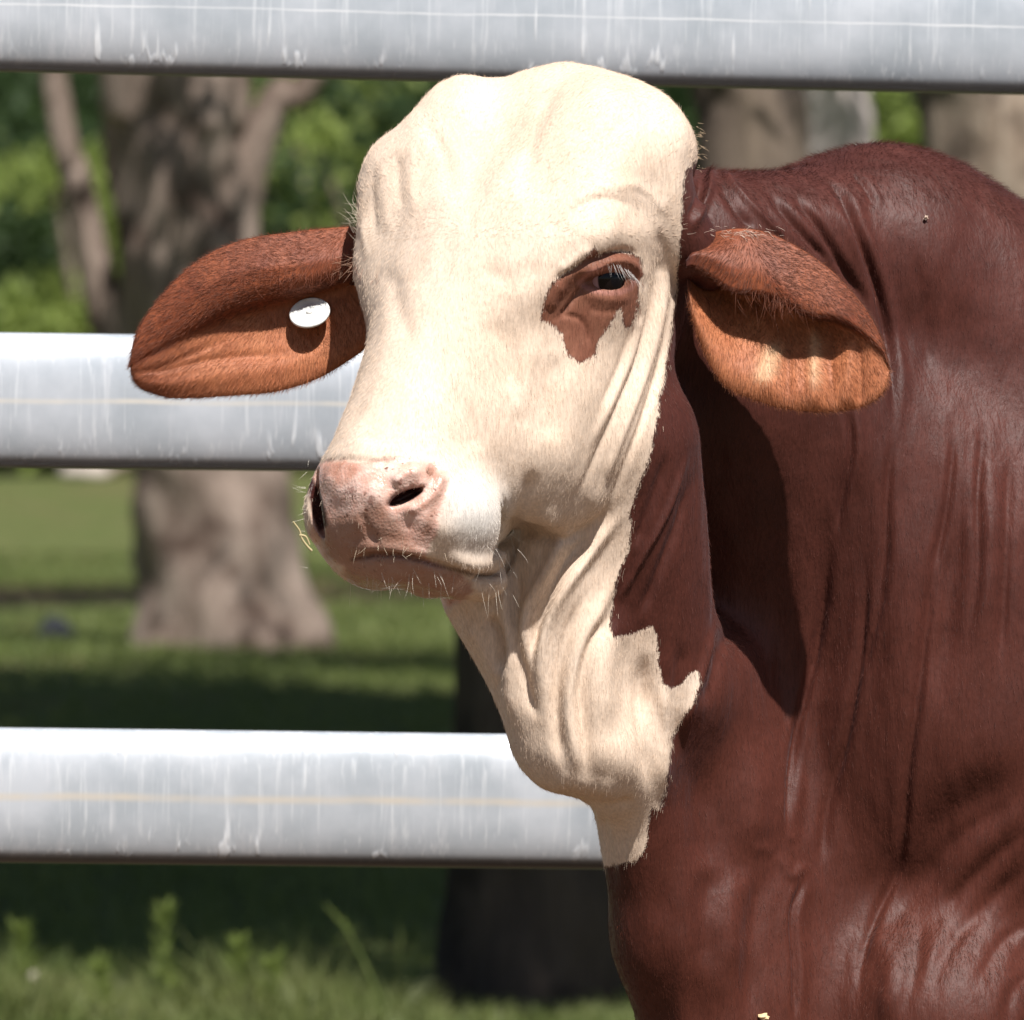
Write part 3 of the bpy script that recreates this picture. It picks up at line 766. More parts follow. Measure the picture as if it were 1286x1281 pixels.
# throat and dewlap folds
stroke([(720, 655), (706, 673), (683, 725), (664, 762), (658, 800), (660, 850)], 8, 12)
stroke([(790, 632), (762, 665), (735, 700), (706, 743), (685, 790), (678, 837), (683, 889)], 9, 12)
stroke([(752, 662), (728, 690), (702, 725), (684, 762), (672, 800), (668, 850)], 8, -12)
stroke([(637, 706), (634, 762), (642, 818), (640, 870), (655, 930)], 8, 8)
stroke([(655, 700), (648, 760), (650, 800), (662, 870), (676, 908)], 7, -8)
stroke([(612, 770), (628, 800), (630, 850)], 7, -13); stroke([(575, 770), (610, 820), (630, 860)], 8, 4)
stroke([(800, 680), (763, 745), (735, 800), (718, 850), (714, 900), (722, 950), (712, 985)], 8, 7)
stroke([(745, 730), (715, 790), (700, 850), (700, 921), (706, 965)], 8, -8)
stroke([(790, 760), (765, 810), (755, 860), (760, 930)], 18, 9)
stroke([(775, 765), (745, 800), (732, 850), (735, 930), (740, 985)], 8, -8)
bump(770, 955, 34, 40, 12)
stroke([(812, 815), (804, 870), (806, 930), (817, 1000)], 10, -8)
stroke([(832, 850), (833, 900), (832, 950), (828, 1010)], 8, 8)
stroke([(860, 800), (850, 870), (848, 960)], 9, -5)
stroke([(688, 1000), (730, 1010), (768, 1012), (800, 1000)], 7, -9)
stroke([(690, 975), (735, 985), (780, 985)], 12, 6)
stroke([(755, 1020), (762, 1060), (775, 1120)], 6, -3)
# folds between face and neck
stroke([(866, 560), (838, 640), (800, 711), (775, 760)], 4, 6); stroke([(875, 580), (850, 660), (822, 730), (800, 780)], 6, -6)
stroke([(842, 560), (815, 640), (795, 690)], 6, -5)
stroke([(904, 769), (885, 830), (870, 877), (855, 930)], 5, 6); stroke([(920, 770), (900, 840), (885, 890)], 8, -5)
stroke([(894, 205), (889, 245), (867, 293)], 5, 6); stroke([(880, 215), (876, 250), (862, 280)], 4, -4)
stroke([(909, 216), (939, 254), (986, 299)], 4, 6, .1); stroke([(900, 225), (925, 265), (950, 290)], 6, -6)
# neck wrinkles
C1 = [([(1025, 214), (1058, 249), (1078, 298), (1097, 351), (1107, 390), (1121, 467), (1124, 554)], 5, -8),
 ([(991, 240), (1029, 288), (1058, 337), (1085, 380)], 4.5, -6), ([(962, 240), (1005, 293), (1040, 330)], 4.5, -5),
 ([(1068, 218), (1085, 235), (1100, 262)], 4, -3), ([(1061, 500), (1068, 564), (1058, 622), (1049, 675)], 4, -5),
 ([(1121, 540), (1114, 620), (1112, 700), (1100, 780)], 5, -4), ([(1199, 540), (1189, 637), (1172, 720)], 4.5, -4),
 ([(1237, 515), (1228, 620), (1228, 720), (1214, 820)], 5, -4), ([(1145, 300), (1160, 400), (1165, 480)], 8, -2.5),
 ([(1047, 660), (1031, 774), (1012, 868), (1000, 924), (989, 1008), (984, 1065)], 5, -6),
 ([(1092, 700), (1082, 820), (1064, 915), (1050, 980)], 5, -5), ([(1120, 720), (1100, 790), (1085, 850)], 4, -3),
 ([(1181, 640), (1170, 730), (1162, 797), (1153, 877), (1141, 961), (1129, 1079), (1101, 1149), (1082, 1219), (1080, 1290)], 5.5, -5),
 ([(1268, 560), (1262, 700), (1255, 850)], 6, -4), ([(1010, 1100), (993, 1149), (996, 1220), (996, 1290)], 4, -5),
 ([(895, 1085), (886, 1150), (890, 1230)], 16, -7), ([(960, 1085), (944, 1170), (942, 1290)], 13, -7),
 ([(1060, 930), (1040, 1010), (1030, 1090)], 7, -4), ([(1286, 1000), (1200, 1060), (1150, 1130)], 12, -5),
 ([(1300, 1085), (1250, 1125), (1190, 1195), (1168, 1270)], 10, -3.5), ([(1300, 1160), (1262, 1180), (1225, 1240)], 8, -3.5),
 ([(1300, 1222), (1272, 1245), (1262, 1300)], 8, -4), ([(1160, 1150), (1150, 1220), (1125, 1290)], 9, -3.5),
 ([(1290, 1040), (1225, 1100), (1180, 1150)], 9, -3), ([(850, 1130), (862, 1200), (868, 1290)], 12, -3)]
for p, w_, a_ in C1:
    stroke(p, w_, a_*(1.15 if w_ < 8 else .8))
    q = [(x+w_*2.4, y) for x, y in p]; stroke(q, w_*1.5, -a_*0.5)
    q = [(x-w_*2.4, y) for x, y in p]; stroke(q, w_*1.4, -a_*0.35)
stroke([(1155, 560), (1140, 700), (1130, 800), (1110, 960)], 26, 9, .4); stroke([(1195, 600), (1190, 760), (1180, 900)], 18, -8, .4); stroke([(1245, 560), (1240, 720), (1225, 900)], 26, 9, .4)
stroke([(1035, 640), (1030, 800), (1015, 1000)], 16, -7, .4); stroke([(1300, 950), (1210, 1020), (1150, 1090), (1110, 1180)], 30, -12, .3); stroke([(1060, 420), (1075, 540), (1080, 640)], 22, 7, .4)
stroke([(1010, 230), (1060, 290), (1085, 370)], 12, 6, .4); stroke([(1150, 230), (1180, 330), (1190, 450)], 40, 7, .5); stroke([(940, 900), (950, 1010), (930, 1090)], 24, 8, .4)
stroke([(870, 950), (880, 1040), (872, 1100)], 22, -8, .4); stroke([(1100, 1160), (1120, 1220), (1115, 1300)], 18, 9, .3)
stroke([(974, 1066), (985, 1088), (993, 1100), (1005, 1092), (1012, 1080)], 7, 3)
stroke([(940, 1070), (958, 1066), (972, 1072)], 8, 2); stroke([(1000, 1060), (985, 1040), (982, 980)], 6, 2)
bump(1120, 760, 60, 110, 6); bump(930, 1010, 50, 60, 6); bump(1060, 1120, 40, 100, 6); bump(1230, 940, 60, 80, 7)
bump(810, 1200, 20, 130, 4); bump(858, 1230, 14, 130, 6); bump(915, 1230, 18, 130, 5); bump(990, 1250, 20, 120, 5)
# fine unevenness
def vnoise(Q, f, seed=0):
    q = Q*f + seed*17.3; i = np.floor(q).astype(np.int64); r = q-i; r = r*r*(3-2*r); out = np.zeros(len(Q))
    for a in (0, 1):
        for b in (0, 1):
            for c in (0, 1):
                h = (i[:, 0]+a)*374761393 + (i[:, 1]+b)*668265263 + (i[:, 2]+c)*2147483647 + seed*974711
                h = (h ^ (h >> 13))*1274126177; h = (h ^ (h >> 16)) & 0xffffff
                out += (h/0xffffff)*(r[:, 0] if a else 1-r[:, 0])*(r[:, 1] if b else 1-r[:, 1])*(r[:, 2] if c else 1-r[:, 2])
    return out-0.5
VI = V[idx]*np.array([1, .35, 1])
disp += 3.0*vnoise(VI, 1/38.0, 1) + 1.6*vnoise(VI, 1/15.0, 2)
V[idx] += N[idx]*disp[:, None]
# keep the hooves on the ground
V[:, 1] = np.minimum(V[:, 1], CAMH/S + HZ - 2)
# ---- coat pattern, stored on the skin as signed distances (photo units, >0 brown)
COAT = [(300, -400), (885, -400), (886, 175), (883, 196), (872, 206), (861, 216), (857, 260), (855, 300), (850, 345), (853, 362), (848, 372), (846, 400), (838, 450), (830, 500), (822, 545),
 (815, 580), (800, 620), (790, 650), (793, 672), (790, 690), (780, 715), (768, 755), (766, 790), (772, 801), (790, 797), (810, 790), (820, 787),
 (826, 800), (826, 830), (835, 858), (843, 866), (855, 860), (868, 845), (876, 842), (879, 858), (870, 885), (855, 905), (846, 925), (840, 960), (837, 990),
 (830, 1016), (824, 1018), (817, 1012), (815, 1030), (812, 1060), (800, 1080), (780, 1087), (752, 1090), (300, 1090)]
PATCH = [(747, 311), (737, 321), (721, 336), (700, 350), (690, 362), (682, 382), (680, 402), (698, 411), (705, 423), (713, 445), (727, 455), (747, 449),
 (751, 431), (761, 415), (770, 400), (779, 388), (786, 411), (794, 409), (802, 386), (801, 362), (808, 346), (803, 323), (786, 318), (766, 316), (752, 318)]
PINK = [(398, 580), (430, 576), (470, 577), (500, 574), (530, 576), (545, 581), (560, 592), (568, 604), (560, 622), (554, 650), (546, 678), (536, 700), (560, 714), (585, 722),
 (600, 745), (560, 765), (505, 768), (440, 758), (430, 712), (400, 704), (388, 670), (391, 640), (386, 600)]
px, py = L2P(V)
coat = poly_sd(px, py, COAT)
far = (V[:, 0] > 1000) | (np.linalg.norm(V-P(430, 362, -62), axis=1) < 68)&(V[:, 0] < 470); coat[far] = np.maximum(coat[far], 20)
patch = -poly_sd(px, py, PATCH); hdl = to_head(V)
patch[V[:, 2] < 40] = -50
coat = coat + np.clip(patch*0, 0, 0)
coat = np.clip(np.maximum(coat, patch), -60, 60)
pink = np.clip(-poly_sd(px, py, PINK), -60, 60)
pink[hdl[:, 0] < 430] = -60
# pink skin round the lids, dark inside the nostrils
lid = np.clip(1.2 - np.abs(poly_sd(px, py, EYE)-1)/4, 0, 1)*(V[:, 2] > 40)
pit = np.clip(-np.minimum(poly_sd(px, py, NOS), poly_sd(px, py, NOF))/4+.6, 0, 1)*(V[:, 2] > 150)
cr, _, _ = seg_dist(px, py, [(442, 703), (470, 698), (500, 698), (525, 704), (560, 713), (600, 723), (626, 722)])
pit = np.maximum(pit, np.clip(1-cr/4, 0, 1)*(V[:, 2] > 150)*.8)

# ---- hair direction field (local frame), used for the strands
def flow(Q):
    x, y = L2P(Q)
    f = np.zeros((len(Q), 3)); f[:, 1] = 1.0
    body = np.clip((x-850)/60, 0, 1)
    f[:, 0] += 0.12*body
    hx, hy = x-588, y-300; r = np.hypot(hx, hy)+1
    up = np.clip((330-y)/60, 0, 1)*(1-body)
    f[:, 0] = f[:, 0]*(1-up) + up*hx/r*0.9; f[:, 1] = f[:, 1]*(1-up) + up*np.where(y < 300, -0.75, hy/r)
    return f/np.linalg.norm(f, axis=1)[:, None]

def smoothcurve(pts, n):
    p = np.array(smooth_pts(pts, 12)); s_ = np.r_[0, np.cumsum(np.hypot(*np.diff(p, axis=0).T))]
    u = np.linspace(0, s_[-1], n); return np.stack([np.interp(u, s_, p[:, 0]), np.interp(u, s_, p[:, 1])], 1)
def ear(top, bot, depth, nu=110, nv=90, th=9, ubias=1.0):
    """closed leaf-shaped shell; depth(u, v) -> (d, dy)"""
    A = smoothcurve(top, 400); B = smoothcurve(bot, 400)
    u = np.linspace(0, 1, nu)**ubias; u = 1-(1-u)**1.35
    ia = u*399
    At = np.stack([np.interp(ia, np.arange(400), A[:, i]) for i in (0, 1)], 1)
    Bt = np.stack([np.interp(ia, np.arange(400), B[:, i]) for i in (0, 1)], 1)
    v = 0.5-0.5*np.cos(np.linspace(0, math.pi, nv))
    Ug, Vg = np.meshgrid(u, v, indexing='ij')
    X = At[:, None, 0]*(1-Vg) + Bt[:, None, 0]*Vg; Y = At[:, None, 1]*(1-Vg) + Bt[:, None, 1]*Vg
    d, dy = depth(Ug, Vg, X, Y)
    e = np.sqrt(np.clip(1-np.abs(2*Vg-1)**6, 0, 1))*np.sqrt(np.clip(1-Ug**10, 0, 1))
    fr = np.stack([X, Y+dy, d+th*e], -1); bk = np.stack([X, Y+dy, d-th*e], -1)
    ring = np.concatenate([fr, bk[:, ::-1][:, 1:-1]], 1)          # closed loop in v
    pts = ring.reshape(-1, 3); k = 1-pts[:, 2]/F
    pts = np.stack([CX+(pts[:, 0]-CX)*k, HZ+(pts[:, 1]-HZ)*k, pts[:, 2]], 1)
    nr = ring.shape[1]; I = np.arange(nu*nr).reshape(nu, nr); J = np.roll(I, -1, 1)
    q = np.stack([I[:-1], J[:-1], J[1:], I[1:]], -1).reshape(-1, 4)
    vv = np.concatenate([Vg, Vg[:, ::-1][:, 1:-1]], 1).ravel(); uu = np.repeat(u, nr)
    side = np.concatenate([np.ones_like(Vg), -np.ones_like(Vg[:, 1:-1])], 1).ravel()
    return pts, q, uu, vv, side, ring
sst = lambda a, b, x: (lambda t: t*t*(3-2*t))(np.clip((x-a)/(b-a), 0, 1))
def depth_far(u, v, X, Y):
    cre = 0.42+0.10*u; fade = 1-sst(.30, .85, u)
    roll = 20*(0.15+.85*fade)*sst(0, 0.2, v)*(1-sst(cre-0.2, cre+0.02, v))
    cup = -20*(0.1+.9*fade)*sst(cre-0.12, cre+0.04, v)*(1-1.3*sst(cre+0.02, 1.0, v))
    tipf = 1-sst(.72, .97, u); roll = roll*tipf; cup = cup*tipf
    d = -62 + 30*u + roll + cup - 10*u*u*(v-.3)
    d = d + (-3.0*np.exp(-((v-.74-.04*np.sin(u*6))/0.03)**2)*sst(.3, .5, u) - 3.0*np.exp(-((v-(.52+.16*u))/0.03)**2)*sst(.5, .7, u)
             + 2.5*np.exp(-((v-.85)/.06)**2)*sst(.1, .4, u) - 2.5*np.exp(-((v-.3-.2*u)/.04)**2)*sst(.65, .85, u))*(1-sst(.8, .96, u))
    return d, 11*(1-u)*sst(0, .2, v)*(1-sst(cre-.12, cre, v))
def depth_near(u, v, X, Y):
    cre = 0.52-0.34*u
    ev = 1-sst(.60, .84, u)
    roll = (32+3*np.sin(X/13))*(1-.5*u)*sst(0, 0.26, v)*(1-sst(cre-0.07, cre+0.01, v))*(.25+.75*ev)
    cup = -(44-8*u)*sst(cre-0.08, cre+0.02, v)*(1-1.45*sst(cre+.02, .95, v))*sst(0, .12, u)*(.1+.9*ev)
    d = 62 + 24*u + roll + cup + 7*np.exp(-((u-.9)/.05)**2)*v
    lo = sst(cre+.02, cre+.15, v)*(1-sst(.85, 1, v))
    for x0, a, w_ in ((965, 4, 9), (1022, 5, 8), (1064, 4, 9), (990, -4, 7), (1044, -4, 7), (1080, -4, 7)): d = d + a*np.exp(-((X-x0)/w_)**2)*lo
    return d, (18*(1-.6*u)+5*np.sin(X/16+1))*sst(.05, .3, v)*(1-sst(cre-.06, cre+.02, v))*sst(.05, .3, u)*(1-sst(.6, .9, u))
FT = [(475, 288), (437, 285), (370, 291), (300, 303), (245, 330), (200, 375), (172, 418), (163, 458)]
FB = [(475, 425), (445, 448), (400, 475), (350, 491), (300, 496), (225, 500), (190, 493), (171, 482), (163, 460)]
NTp = [(862, 322), (874, 301), (915, 288), (960, 291), (1010, 315), (1050, 345), (1085, 385), (1107, 425), (1117, 462)]
NBt = [(862, 350), (867, 390), (878, 425), (892, 458), (912, 485), (945, 501), (990, 514), (1040, 517), (1085, 510), (1110, 492), (1117, 465)]
ef = ear(FT, FB, depth_far); en = ear(NTp, NBt, depth_near, nu=130, th=8)
parts_v = [V]; parts_q = [Q4]; off = len(V)
n0 = len(V)
A_coat = [coat]; A_pink = [pink]; A_lid = [lid]; A_pit = [pit]; A_ear = [np.zeros(n0)]; A_in = [np.zeros(n0)]
for e_, cre in ((ef, lambda u: .42+.10*u), (en, lambda u: .52-.36*u)):
    p_, q_, u_, v_, s_, _ = e_
    parts_v.append(p_); parts_q.append((q_ + off) if e_ is ef else (q_ + off)); off += len(p_)
    n = len(p_); A_coat.append(np.full(n, 40.)); A_pink.append(np.full(n, -60.)); A_lid.append(np.zeros(n)); A_pit.append(np.zeros(n))
    A_ear.append(sst(.0, .16, u_) if e_ is en else np.ones(n)); A_in.append(((s_ > 0)*sst(-.04, .06, v_-cre(u_))*(1-.85*sst(.5, .95, u_)*(e_ is ef))).astype(float))
VV = np.concatenate(parts_v); QQ = np.concatenate(parts_q)
co_, pi_, li_, pt_, ea_, in_ = [np.concatenate(a) for a in (A_coat, A_pink, A_lid, A_pit, A_ear, A_in)]
W = L2W(VV)
me = np_mesh('bull', W, QQ)
for n_, a_ in (('coat', co_), ('pink', pi_), ('lid', li_), ('pit', pt_), ('ear', ea_), ('inner', in_)): attr(me, n_, a_)
# pale bare streaks inside the near ear, photo units
ex, ey = L2P(VV)
stre = 1.3*np.exp(-((ex-966+(ey-450)*.3)/11)**2)*sst(420, 445, ey)*(1-sst(470, 482, ey)) + .8*np.exp(-((ex-1022)/7)**2)*sst(405, 430, ey)*(1-sst(470, 495, ey))
attr(me, 'streak', stre*in_*(ex > 900))

def coat_material():
    M = NT('bull_coat'); o = M.objco(); nz = M.noise
    # ragged fur edge between the colours: noise drawn out along the lie of the hair
    st = M.mapping(o, scale=(1, 1, .25))
    rag = M.math('SUBTRACT', nz(st, 900, 3, .6), .5)
    rag2 = M.math('SUBTRACT', nz(o, 90, 3, .5), .5)
    c = M.math('ADD', M.at('coat'), M.math('ADD', M.math('MULTIPLY', rag, 13.0), M.math('MULTIPLY', rag2, 10.0)))
    f_b = M.rng(c, -1.6, 1.6, smooth=True)
    big = nz(o, 9, 4, .55); fine = nz(M.mapping(o, scale=(1, 1, .22)), 520, 3, .65); mid = nz(o, 45, 4, .6)
    cream = M.mix(M.rng(big, .35, .65), (.71, .55, .42), (.78, .62, .49))
    cream = M.mix(M.rng(mid, .5, .8, 0, .35), cream, (.62, .43, .29))
    white = M.mix(M.rng(M.at('pink'), -75, -15, 0, 0), cream, (.86, .80, .74))
    brown = M.mix(M.rng(big, .35, .65), (.060, .016, .011), (.092, .026, .018))
    brown = M.mix(M.rng(mid, .42, .75, 0, .5), brown, (.040, .010, .006))
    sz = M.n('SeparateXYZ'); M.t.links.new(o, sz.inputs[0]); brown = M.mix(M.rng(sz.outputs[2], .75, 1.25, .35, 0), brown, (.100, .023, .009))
    brown = M.mix(M.at('patch'), brown, M.mix(M.rng(mid, .35, .7), (.27, .115, .07), (.18, .065, .038)))
    white = M.mix(M.at('lip'), white, (.80, .745, .68))
    body = M.mix(f_b, white, brown)
    # ears: foxy red outside, orange skin inside
    eo = M.mix(M.rng(mid, .35, .7), (.27, .075, .030), (.18, .045, .020))
    ei = M.mix(M.rng(mid, .35, .7), (.50, .19, .085), (.38, .125, .055))
    ei = M.mix(M.at('streak'), ei, (.62, .36, .20))
    body = M.mix(M.at('ear'), body, M.mix(M.at('inner'), eo, ei))
    # bare pink skin of the nose with brown mottling
    pk = M.math('ADD', M.at('pink'), M.math('MULTIPLY', rag2, 14.0)); f_p = M.rng(pk, -3, 5, smooth=True)
    mot = nz(o, 70, 5, .65); mot2 = nz(o, 28, 3, .5)
    skin = M.mix(M.rng(mot, .38, .62), (.70, .40, .31), (.83, .60, .51))
    skin = M.mix(M.math('MULTIPLY', M.rng(mot2, .50, .66), .7), skin, (.40, .18, .11))
    skin = M.mix(M.rng(mot, .60, .68, 0, .7), skin, (.27, .10, .07))
    skin = M.mix(M.at('chin'), skin, (.33, .17, .115))
    body = M.mix(f_p, body, skin)
    body = M.mix(M.math('MULTIPLY', M.at('lid'), .8), body, (.42, .19, .15))
    body = M.mix(M.at('pit'), body, (.045, .012, .010))
    hv = M.mix(M.rng(fine, .3, .7, 0, 1), (.80, .80, .80), (1.12, 1.12, 1.12)); hv = M.mix(f_p, hv, (1, 1, 1))
    col = M.mix(1.0, body, hv, 'MULTIPLY')
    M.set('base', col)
    M.set('rough', M.mix(f_p, M.mix(f_b, (.62,)*3, (.52,)*3), M.mix(M.rng(mot, .4, .6), (.25,)*3, (.5,)*3))); M.set('spec', M.mix(f_p, M.mix(f_b, (.2,)*3, (.24,)*3), (.5,)*3))
    M.set('sheen', M.math('MULTIPLY', f_b, .05)); M.set('sheenr', .45)
    M.b.inputs['Sheen Tint'].default_value = (.9, .72, .78, 1)
    h = M.math('ADD', M.math('MULTIPLY', fine, .5), M.math('ADD', M.math('MULTIPLY', mid, .9), M.math('MULTIPLY', M.math('MULTIPLY', mot, f_p), 1.5)))
    wr = M.noise(M.mapping(o, scale=(1, 1, .10), rot=(0, .08, 0)), 75, 4, .6, .6); wr2 = M.noise(M.mapping(o, scale=(1, 1, .16)), 26, 3, .55, .8)
    h = M.math('ADD', h, M.math('MULTIPLY', M.math('MULTIPLY', M.math('ADD', wr, M.math('MULTIPLY', wr2, 1.4)), f_b), M.math('SUBTRACT', 1.9, M.math('MULTIPLY', M.at('ear'), 1.9))))
    vo = M.n('TexVoronoi'); M.t.links.new(o, vo.inputs['Vector']); vo.inputs['Scale'].default_value = 420
    h = M.math('ADD', h, M.math('MULTIPLY', M.math('MULTIPLY', vo.outputs['Distance'], f_p), .35))
    spk = M.math('MULTIPLY', M.rng(M.noise(o, 230, 2, .5), .62, .70), M.rng(M.noise(o, 40, 2, .5), .48, .6)); col2 = M.mix(M.math('MULTIPLY', spk, f_p), col, (.20, .09, .06)); M.set('base', col2)
    M.set('normal', M.bump(h, .6, .0012))
    M.set('sss', M.math('MULTIPLY', f_p, .12)); M.b.inputs['Subsurface Radius'].default_value = (.006, .002, .0015)
    return M.m
ch = np.clip(1-np.abs(poly_sd(ex, ey, [(400, 665), (440, 655), (500, 660), (520, 690), (500, 702), (440, 704), (405, 700)]))/1e9, 0, 0)
pc = poly_sd(ex, ey, [(392, 655), (420, 648), (455, 640), (475, 630), (500, 655), (515, 680), (530, 698), (560, 712), (630, 730), (632, 765), (560, 768), (510, 768), (440, 755), (430, 712), (408, 702)])
attr(me, 'chin', np.clip(np.clip(-pc/12+.35, 0, .8) + .6*np.exp(-(seg_dist(ex, ey, [(528, 596), (545, 596), (556, 606)])[0]/6)**2) + .55*np.exp(-(seg_dist(ex, ey, [(550, 625), (541, 645), (536, 668)])[0]/7)**2), 0, .85)*(VV[:, 2] > 120))
lipw = np.exp(-(((ex-602)/46)**2+((ey-645)/50)**2)**1.5)*(VV[:, 2] > 100)
attr(me, 'lip', lipw)
attr(me, 'patch', np.r_[np.clip(patch/4+.5, 0, 1), np.zeros(len(VV)-len(V))])
mat_coat = coat_material()
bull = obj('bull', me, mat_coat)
tag(bull, 'cream-faced red-brown bull with long drooping ears standing in front of the steel rails', 'bull')
print('bull built', round(time.time()-T0, 1), len(W))
# ------------------------------------------------------------------ eye, hair, tag
PVx, PVy = L2P(VV)
def surf(x, y, r=3.0, lo=-400, eye=False):
    m = (np.abs(PVx-x) < r) & (np.abs(PVy-y) < r) & (VV[:, 2] > lo)
    return float(VV[m, 2].max()) if m.any() else surf(x, y, r*2, lo)
en_ = np.array([.50, .05, .86]); en_ /= np.linalg.norm(en_); ec = P(763, 352, de)
print('eye', ec)
R_ = 30.0
cen = ec + en_*(-3.0 - R_) + np.array([11, 0, -1.5])
def uvsphere(r, nu=48, nv=32):
    u = np.linspace(0, 2*math.pi, nu, endpoint=False); v = np.linspace(0.001, math.pi-.001, nv)
    Ug, Vg = np.meshgrid(u, v, indexing='ij')
    P_ = np.stack([np.sin(Vg)*np.cos(Ug), np.sin(Vg)*np.sin(Ug), np.cos(Vg)], -1).reshape(-1, 3)*r
    I = np.arange(nu*nv).reshape(nu, nv); J = np.roll(I, -1, 0)
    return P_, np.stack([I[:, :-1], J[:, :-1], J[:, 1:], I[:, 1:]], -1).reshape(-1, 4)
sv, sq = uvsphere(R_)
me = np_mesh('eyeball', L2W(sv+cen), sq)
# iris colour by the angle from the gaze, stored on the ball
gaze = np.array([0.62, 0.06, 0.80]); gaze = np.array([.62, .03, .78]); gaze /= np.linalg.norm(gaze)
attr(me, 'iris', (sv/R_) @ gaze)
ME = NT('eye_wet'); a = ME.at('iris')
c = ME.mix(ME.rng(a, .60, .66, smooth=True), (.50, .30, .31), (.008, .005, .005)); c = ME.mix(ME.rng(a, .93, .95), c, (.004, .004, .006))
ME.set('base', c); ME.set('rough', .1); ME.set('spec', .25)
obj('eyeball', me, ME.m, bull)

rs = np.random.RandomState(21)
def hairs(name, roots, dirs, length, radius, color, npt=4, curl=0.0, droop=None, parent=bull, rough=.5, spec=.35):
    """real strands: roots/dirs in the local frame (units), one colour per strand"""
    n = len(roots); t = np.linspace(0, 1, npt)
    L_ = np.broadcast_to(length, (n,)); d = dirs/np.linalg.norm(dirs, axis=1)[:, None]
    bend = rs.normal(0, curl, (n, 3)) if curl else np.zeros((n, 3))
    if droop is not None: bend = bend + droop
    Pp = roots[:, None, :] + (d[:, None, :]*t[None, :, None] + bend[:, None, :]*(t**2)[None, :, None])*L_[:, None, None]
    W_ = L2W(Pp.reshape(-1, 3)).astype(np.float32)
    cv = bpy.data.hair_curves.new(name); cv.add_curves([npt]*n)
    cv.points.foreach_set('position', W_.ravel())
    rad = (np.broadcast_to(radius, (n,))[:, None]*(1-.8*t[None]**1.5)).astype(np.float32).ravel()
    cv.points.foreach_set('radius', rad)
    a = cv.attributes.new('tint', 'FLOAT_COLOR', 'CURVE')
    a.data.foreach_set('color', np.concatenate([color, np.ones((n, 1))], 1).astype(np.float32).ravel())
    key = 'strand_%g_%g' % (rough, spec)
    if key not in bpy.data.materials:
        Mh = NT(key); Mh.set('base', Mh.at('tint', True)); Mh.set('rough', rough); Mh.set('spec', spec)
    cv.materials.append(bpy.data.materials[key])
    o = bpy.data.objects.new(name, cv); link(o, parent); return o
# --- coat: short strands lying along the skin
fc = VV[QQ].mean(1); e1 = VV[QQ[:, 2]]-VV[QQ[:, 0]]; e2 = VV[QQ[:, 3]]-VV[QQ[:, 1]]
fn = np.cross(e1, e2); ar = np.linalg.norm(fn, axis=1)/2; fn /= (2*ar[:, None]+1e-9)
g_ = fn
# make the face normals point outwards (towards the camera for the visible side)
cxm = V[Q4[:, :]].mean(1)
chk = (fn[:len(Q4)]*N[Q4[:, 0]]).sum(1)
if np.median(chk) < 0: fn[:len(Q4)] *= -1
q0 = len(Q4)
for e_ in (ef, en):
    nq = len(e_[1]); sgn = np.sign((fn[q0:q0+nq, 2]*np.where(e_[4][e_[1][:, 0]] > 0, 1, -1)).mean())
    fn[q0:q0+nq] *= sgn; q0 += nq
fx, fyy = L2P(fc)
vis = (fx > 120) & (fx < 1330) & (fyy > 40) & (fyy < 1320) & (fn[:, 2] > -.55) & (fc[:, 2] > -560)
isr = ea_[QQ[:, 0]] > .5
fpk = pi_[QQ].mean(1); fct = co_[QQ].mean(1); fin = in_[QQ].mean(1)
NH = 240000
wgt = ar*vis*np.where(isr, 2.2, np.where(fct > 0, .5, .8))*np.where((fpk > -2) & (fct < 0), .06, 1)
wgt[(fct < 8) & (np.abs(fx-762) < 34) & (np.abs(fyy-350) < 18)] *= .0
ki = rs.choice(len(QQ), NH, p=wgt/wgt.sum())
a_, b_ = rs.uniform(0, 1, (2, NH, 1)); qv = VV[QQ[ki]]
root = qv[:, 0]*(1-a_)*(1-b_) + qv[:, 1]*a_*(1-b_) + qv[:, 2]*a_*b_ + qv[:, 3]*(1-a_)*b_
nn = fn[ki]; fl = flow(root); rx, ry = L2P(root)
er = isr[ki]
# ear hair: fringes outwards and downwards
farE = er & (rx < 600); nearE = er & (rx > 600)
cfar = np.stack([rx-330, ry-392, 0*rx], 1); cfar /= np.linalg.norm(cfar, axis=1)[:, None]+1e-6
cnear = np.stack([rx-985, ry-400, 0*rx], 1); cnear /= np.linalg.norm(cnear, axis=1)[:, None]+1e-6
fl[farE] = cfar[farE]*.55 + np.array([-.45, .45, 0]); fl[nearE] = cnear[nearE]*.55 + np.array([.25, .6, 0])
rim = er & (np.abs(nn[:, 2]) < .55)
fl[rim & farE] = cfar[rim & farE] + np.array([-.3, .1, 0]); fl[rim & nearE] = cnear[rim & nearE] + np.array([.1, .25, 0])
tg = fl - (fl*nn).sum(1)[:, None]*nn; tg /= np.linalg.norm(tg, axis=1)[:, None]+1e-6
lift = np.where(er, .24, np.where(rx > 880, .05, .06))*rs.uniform(.5, 1.5, NH)
crest = (~er) & (nn[:, 1] < -.55) & (rx > 880)
lift = np.where(crest, .55, lift)
dirs = tg + nn*lift[:, None] + rs.normal(0, .13, (NH, 3))
ln = np.where(er, 8.5, np.where(crest, 12, 8.0))*rs.uniform(.55, 1.25, NH)
br = 1 + rs.normal(0, 1, NH)*np.where(fct[ki] > 0, .26, .055); br = np.clip(br, .35, 1.9)
cream = np.array([.76, .595, .455]); brown = np.array([.086, .025, .017]); earo = np.array([.17, .050, .022]); eari = np.array([.42, .15, .065])
vm = vnoise(root, 1/60., 5)[:, None]
brown = brown*(1-(w0 := np.clip((ry-780)/450, 0, .6)[:, None])) + np.array([.105, .026, .011])*w0
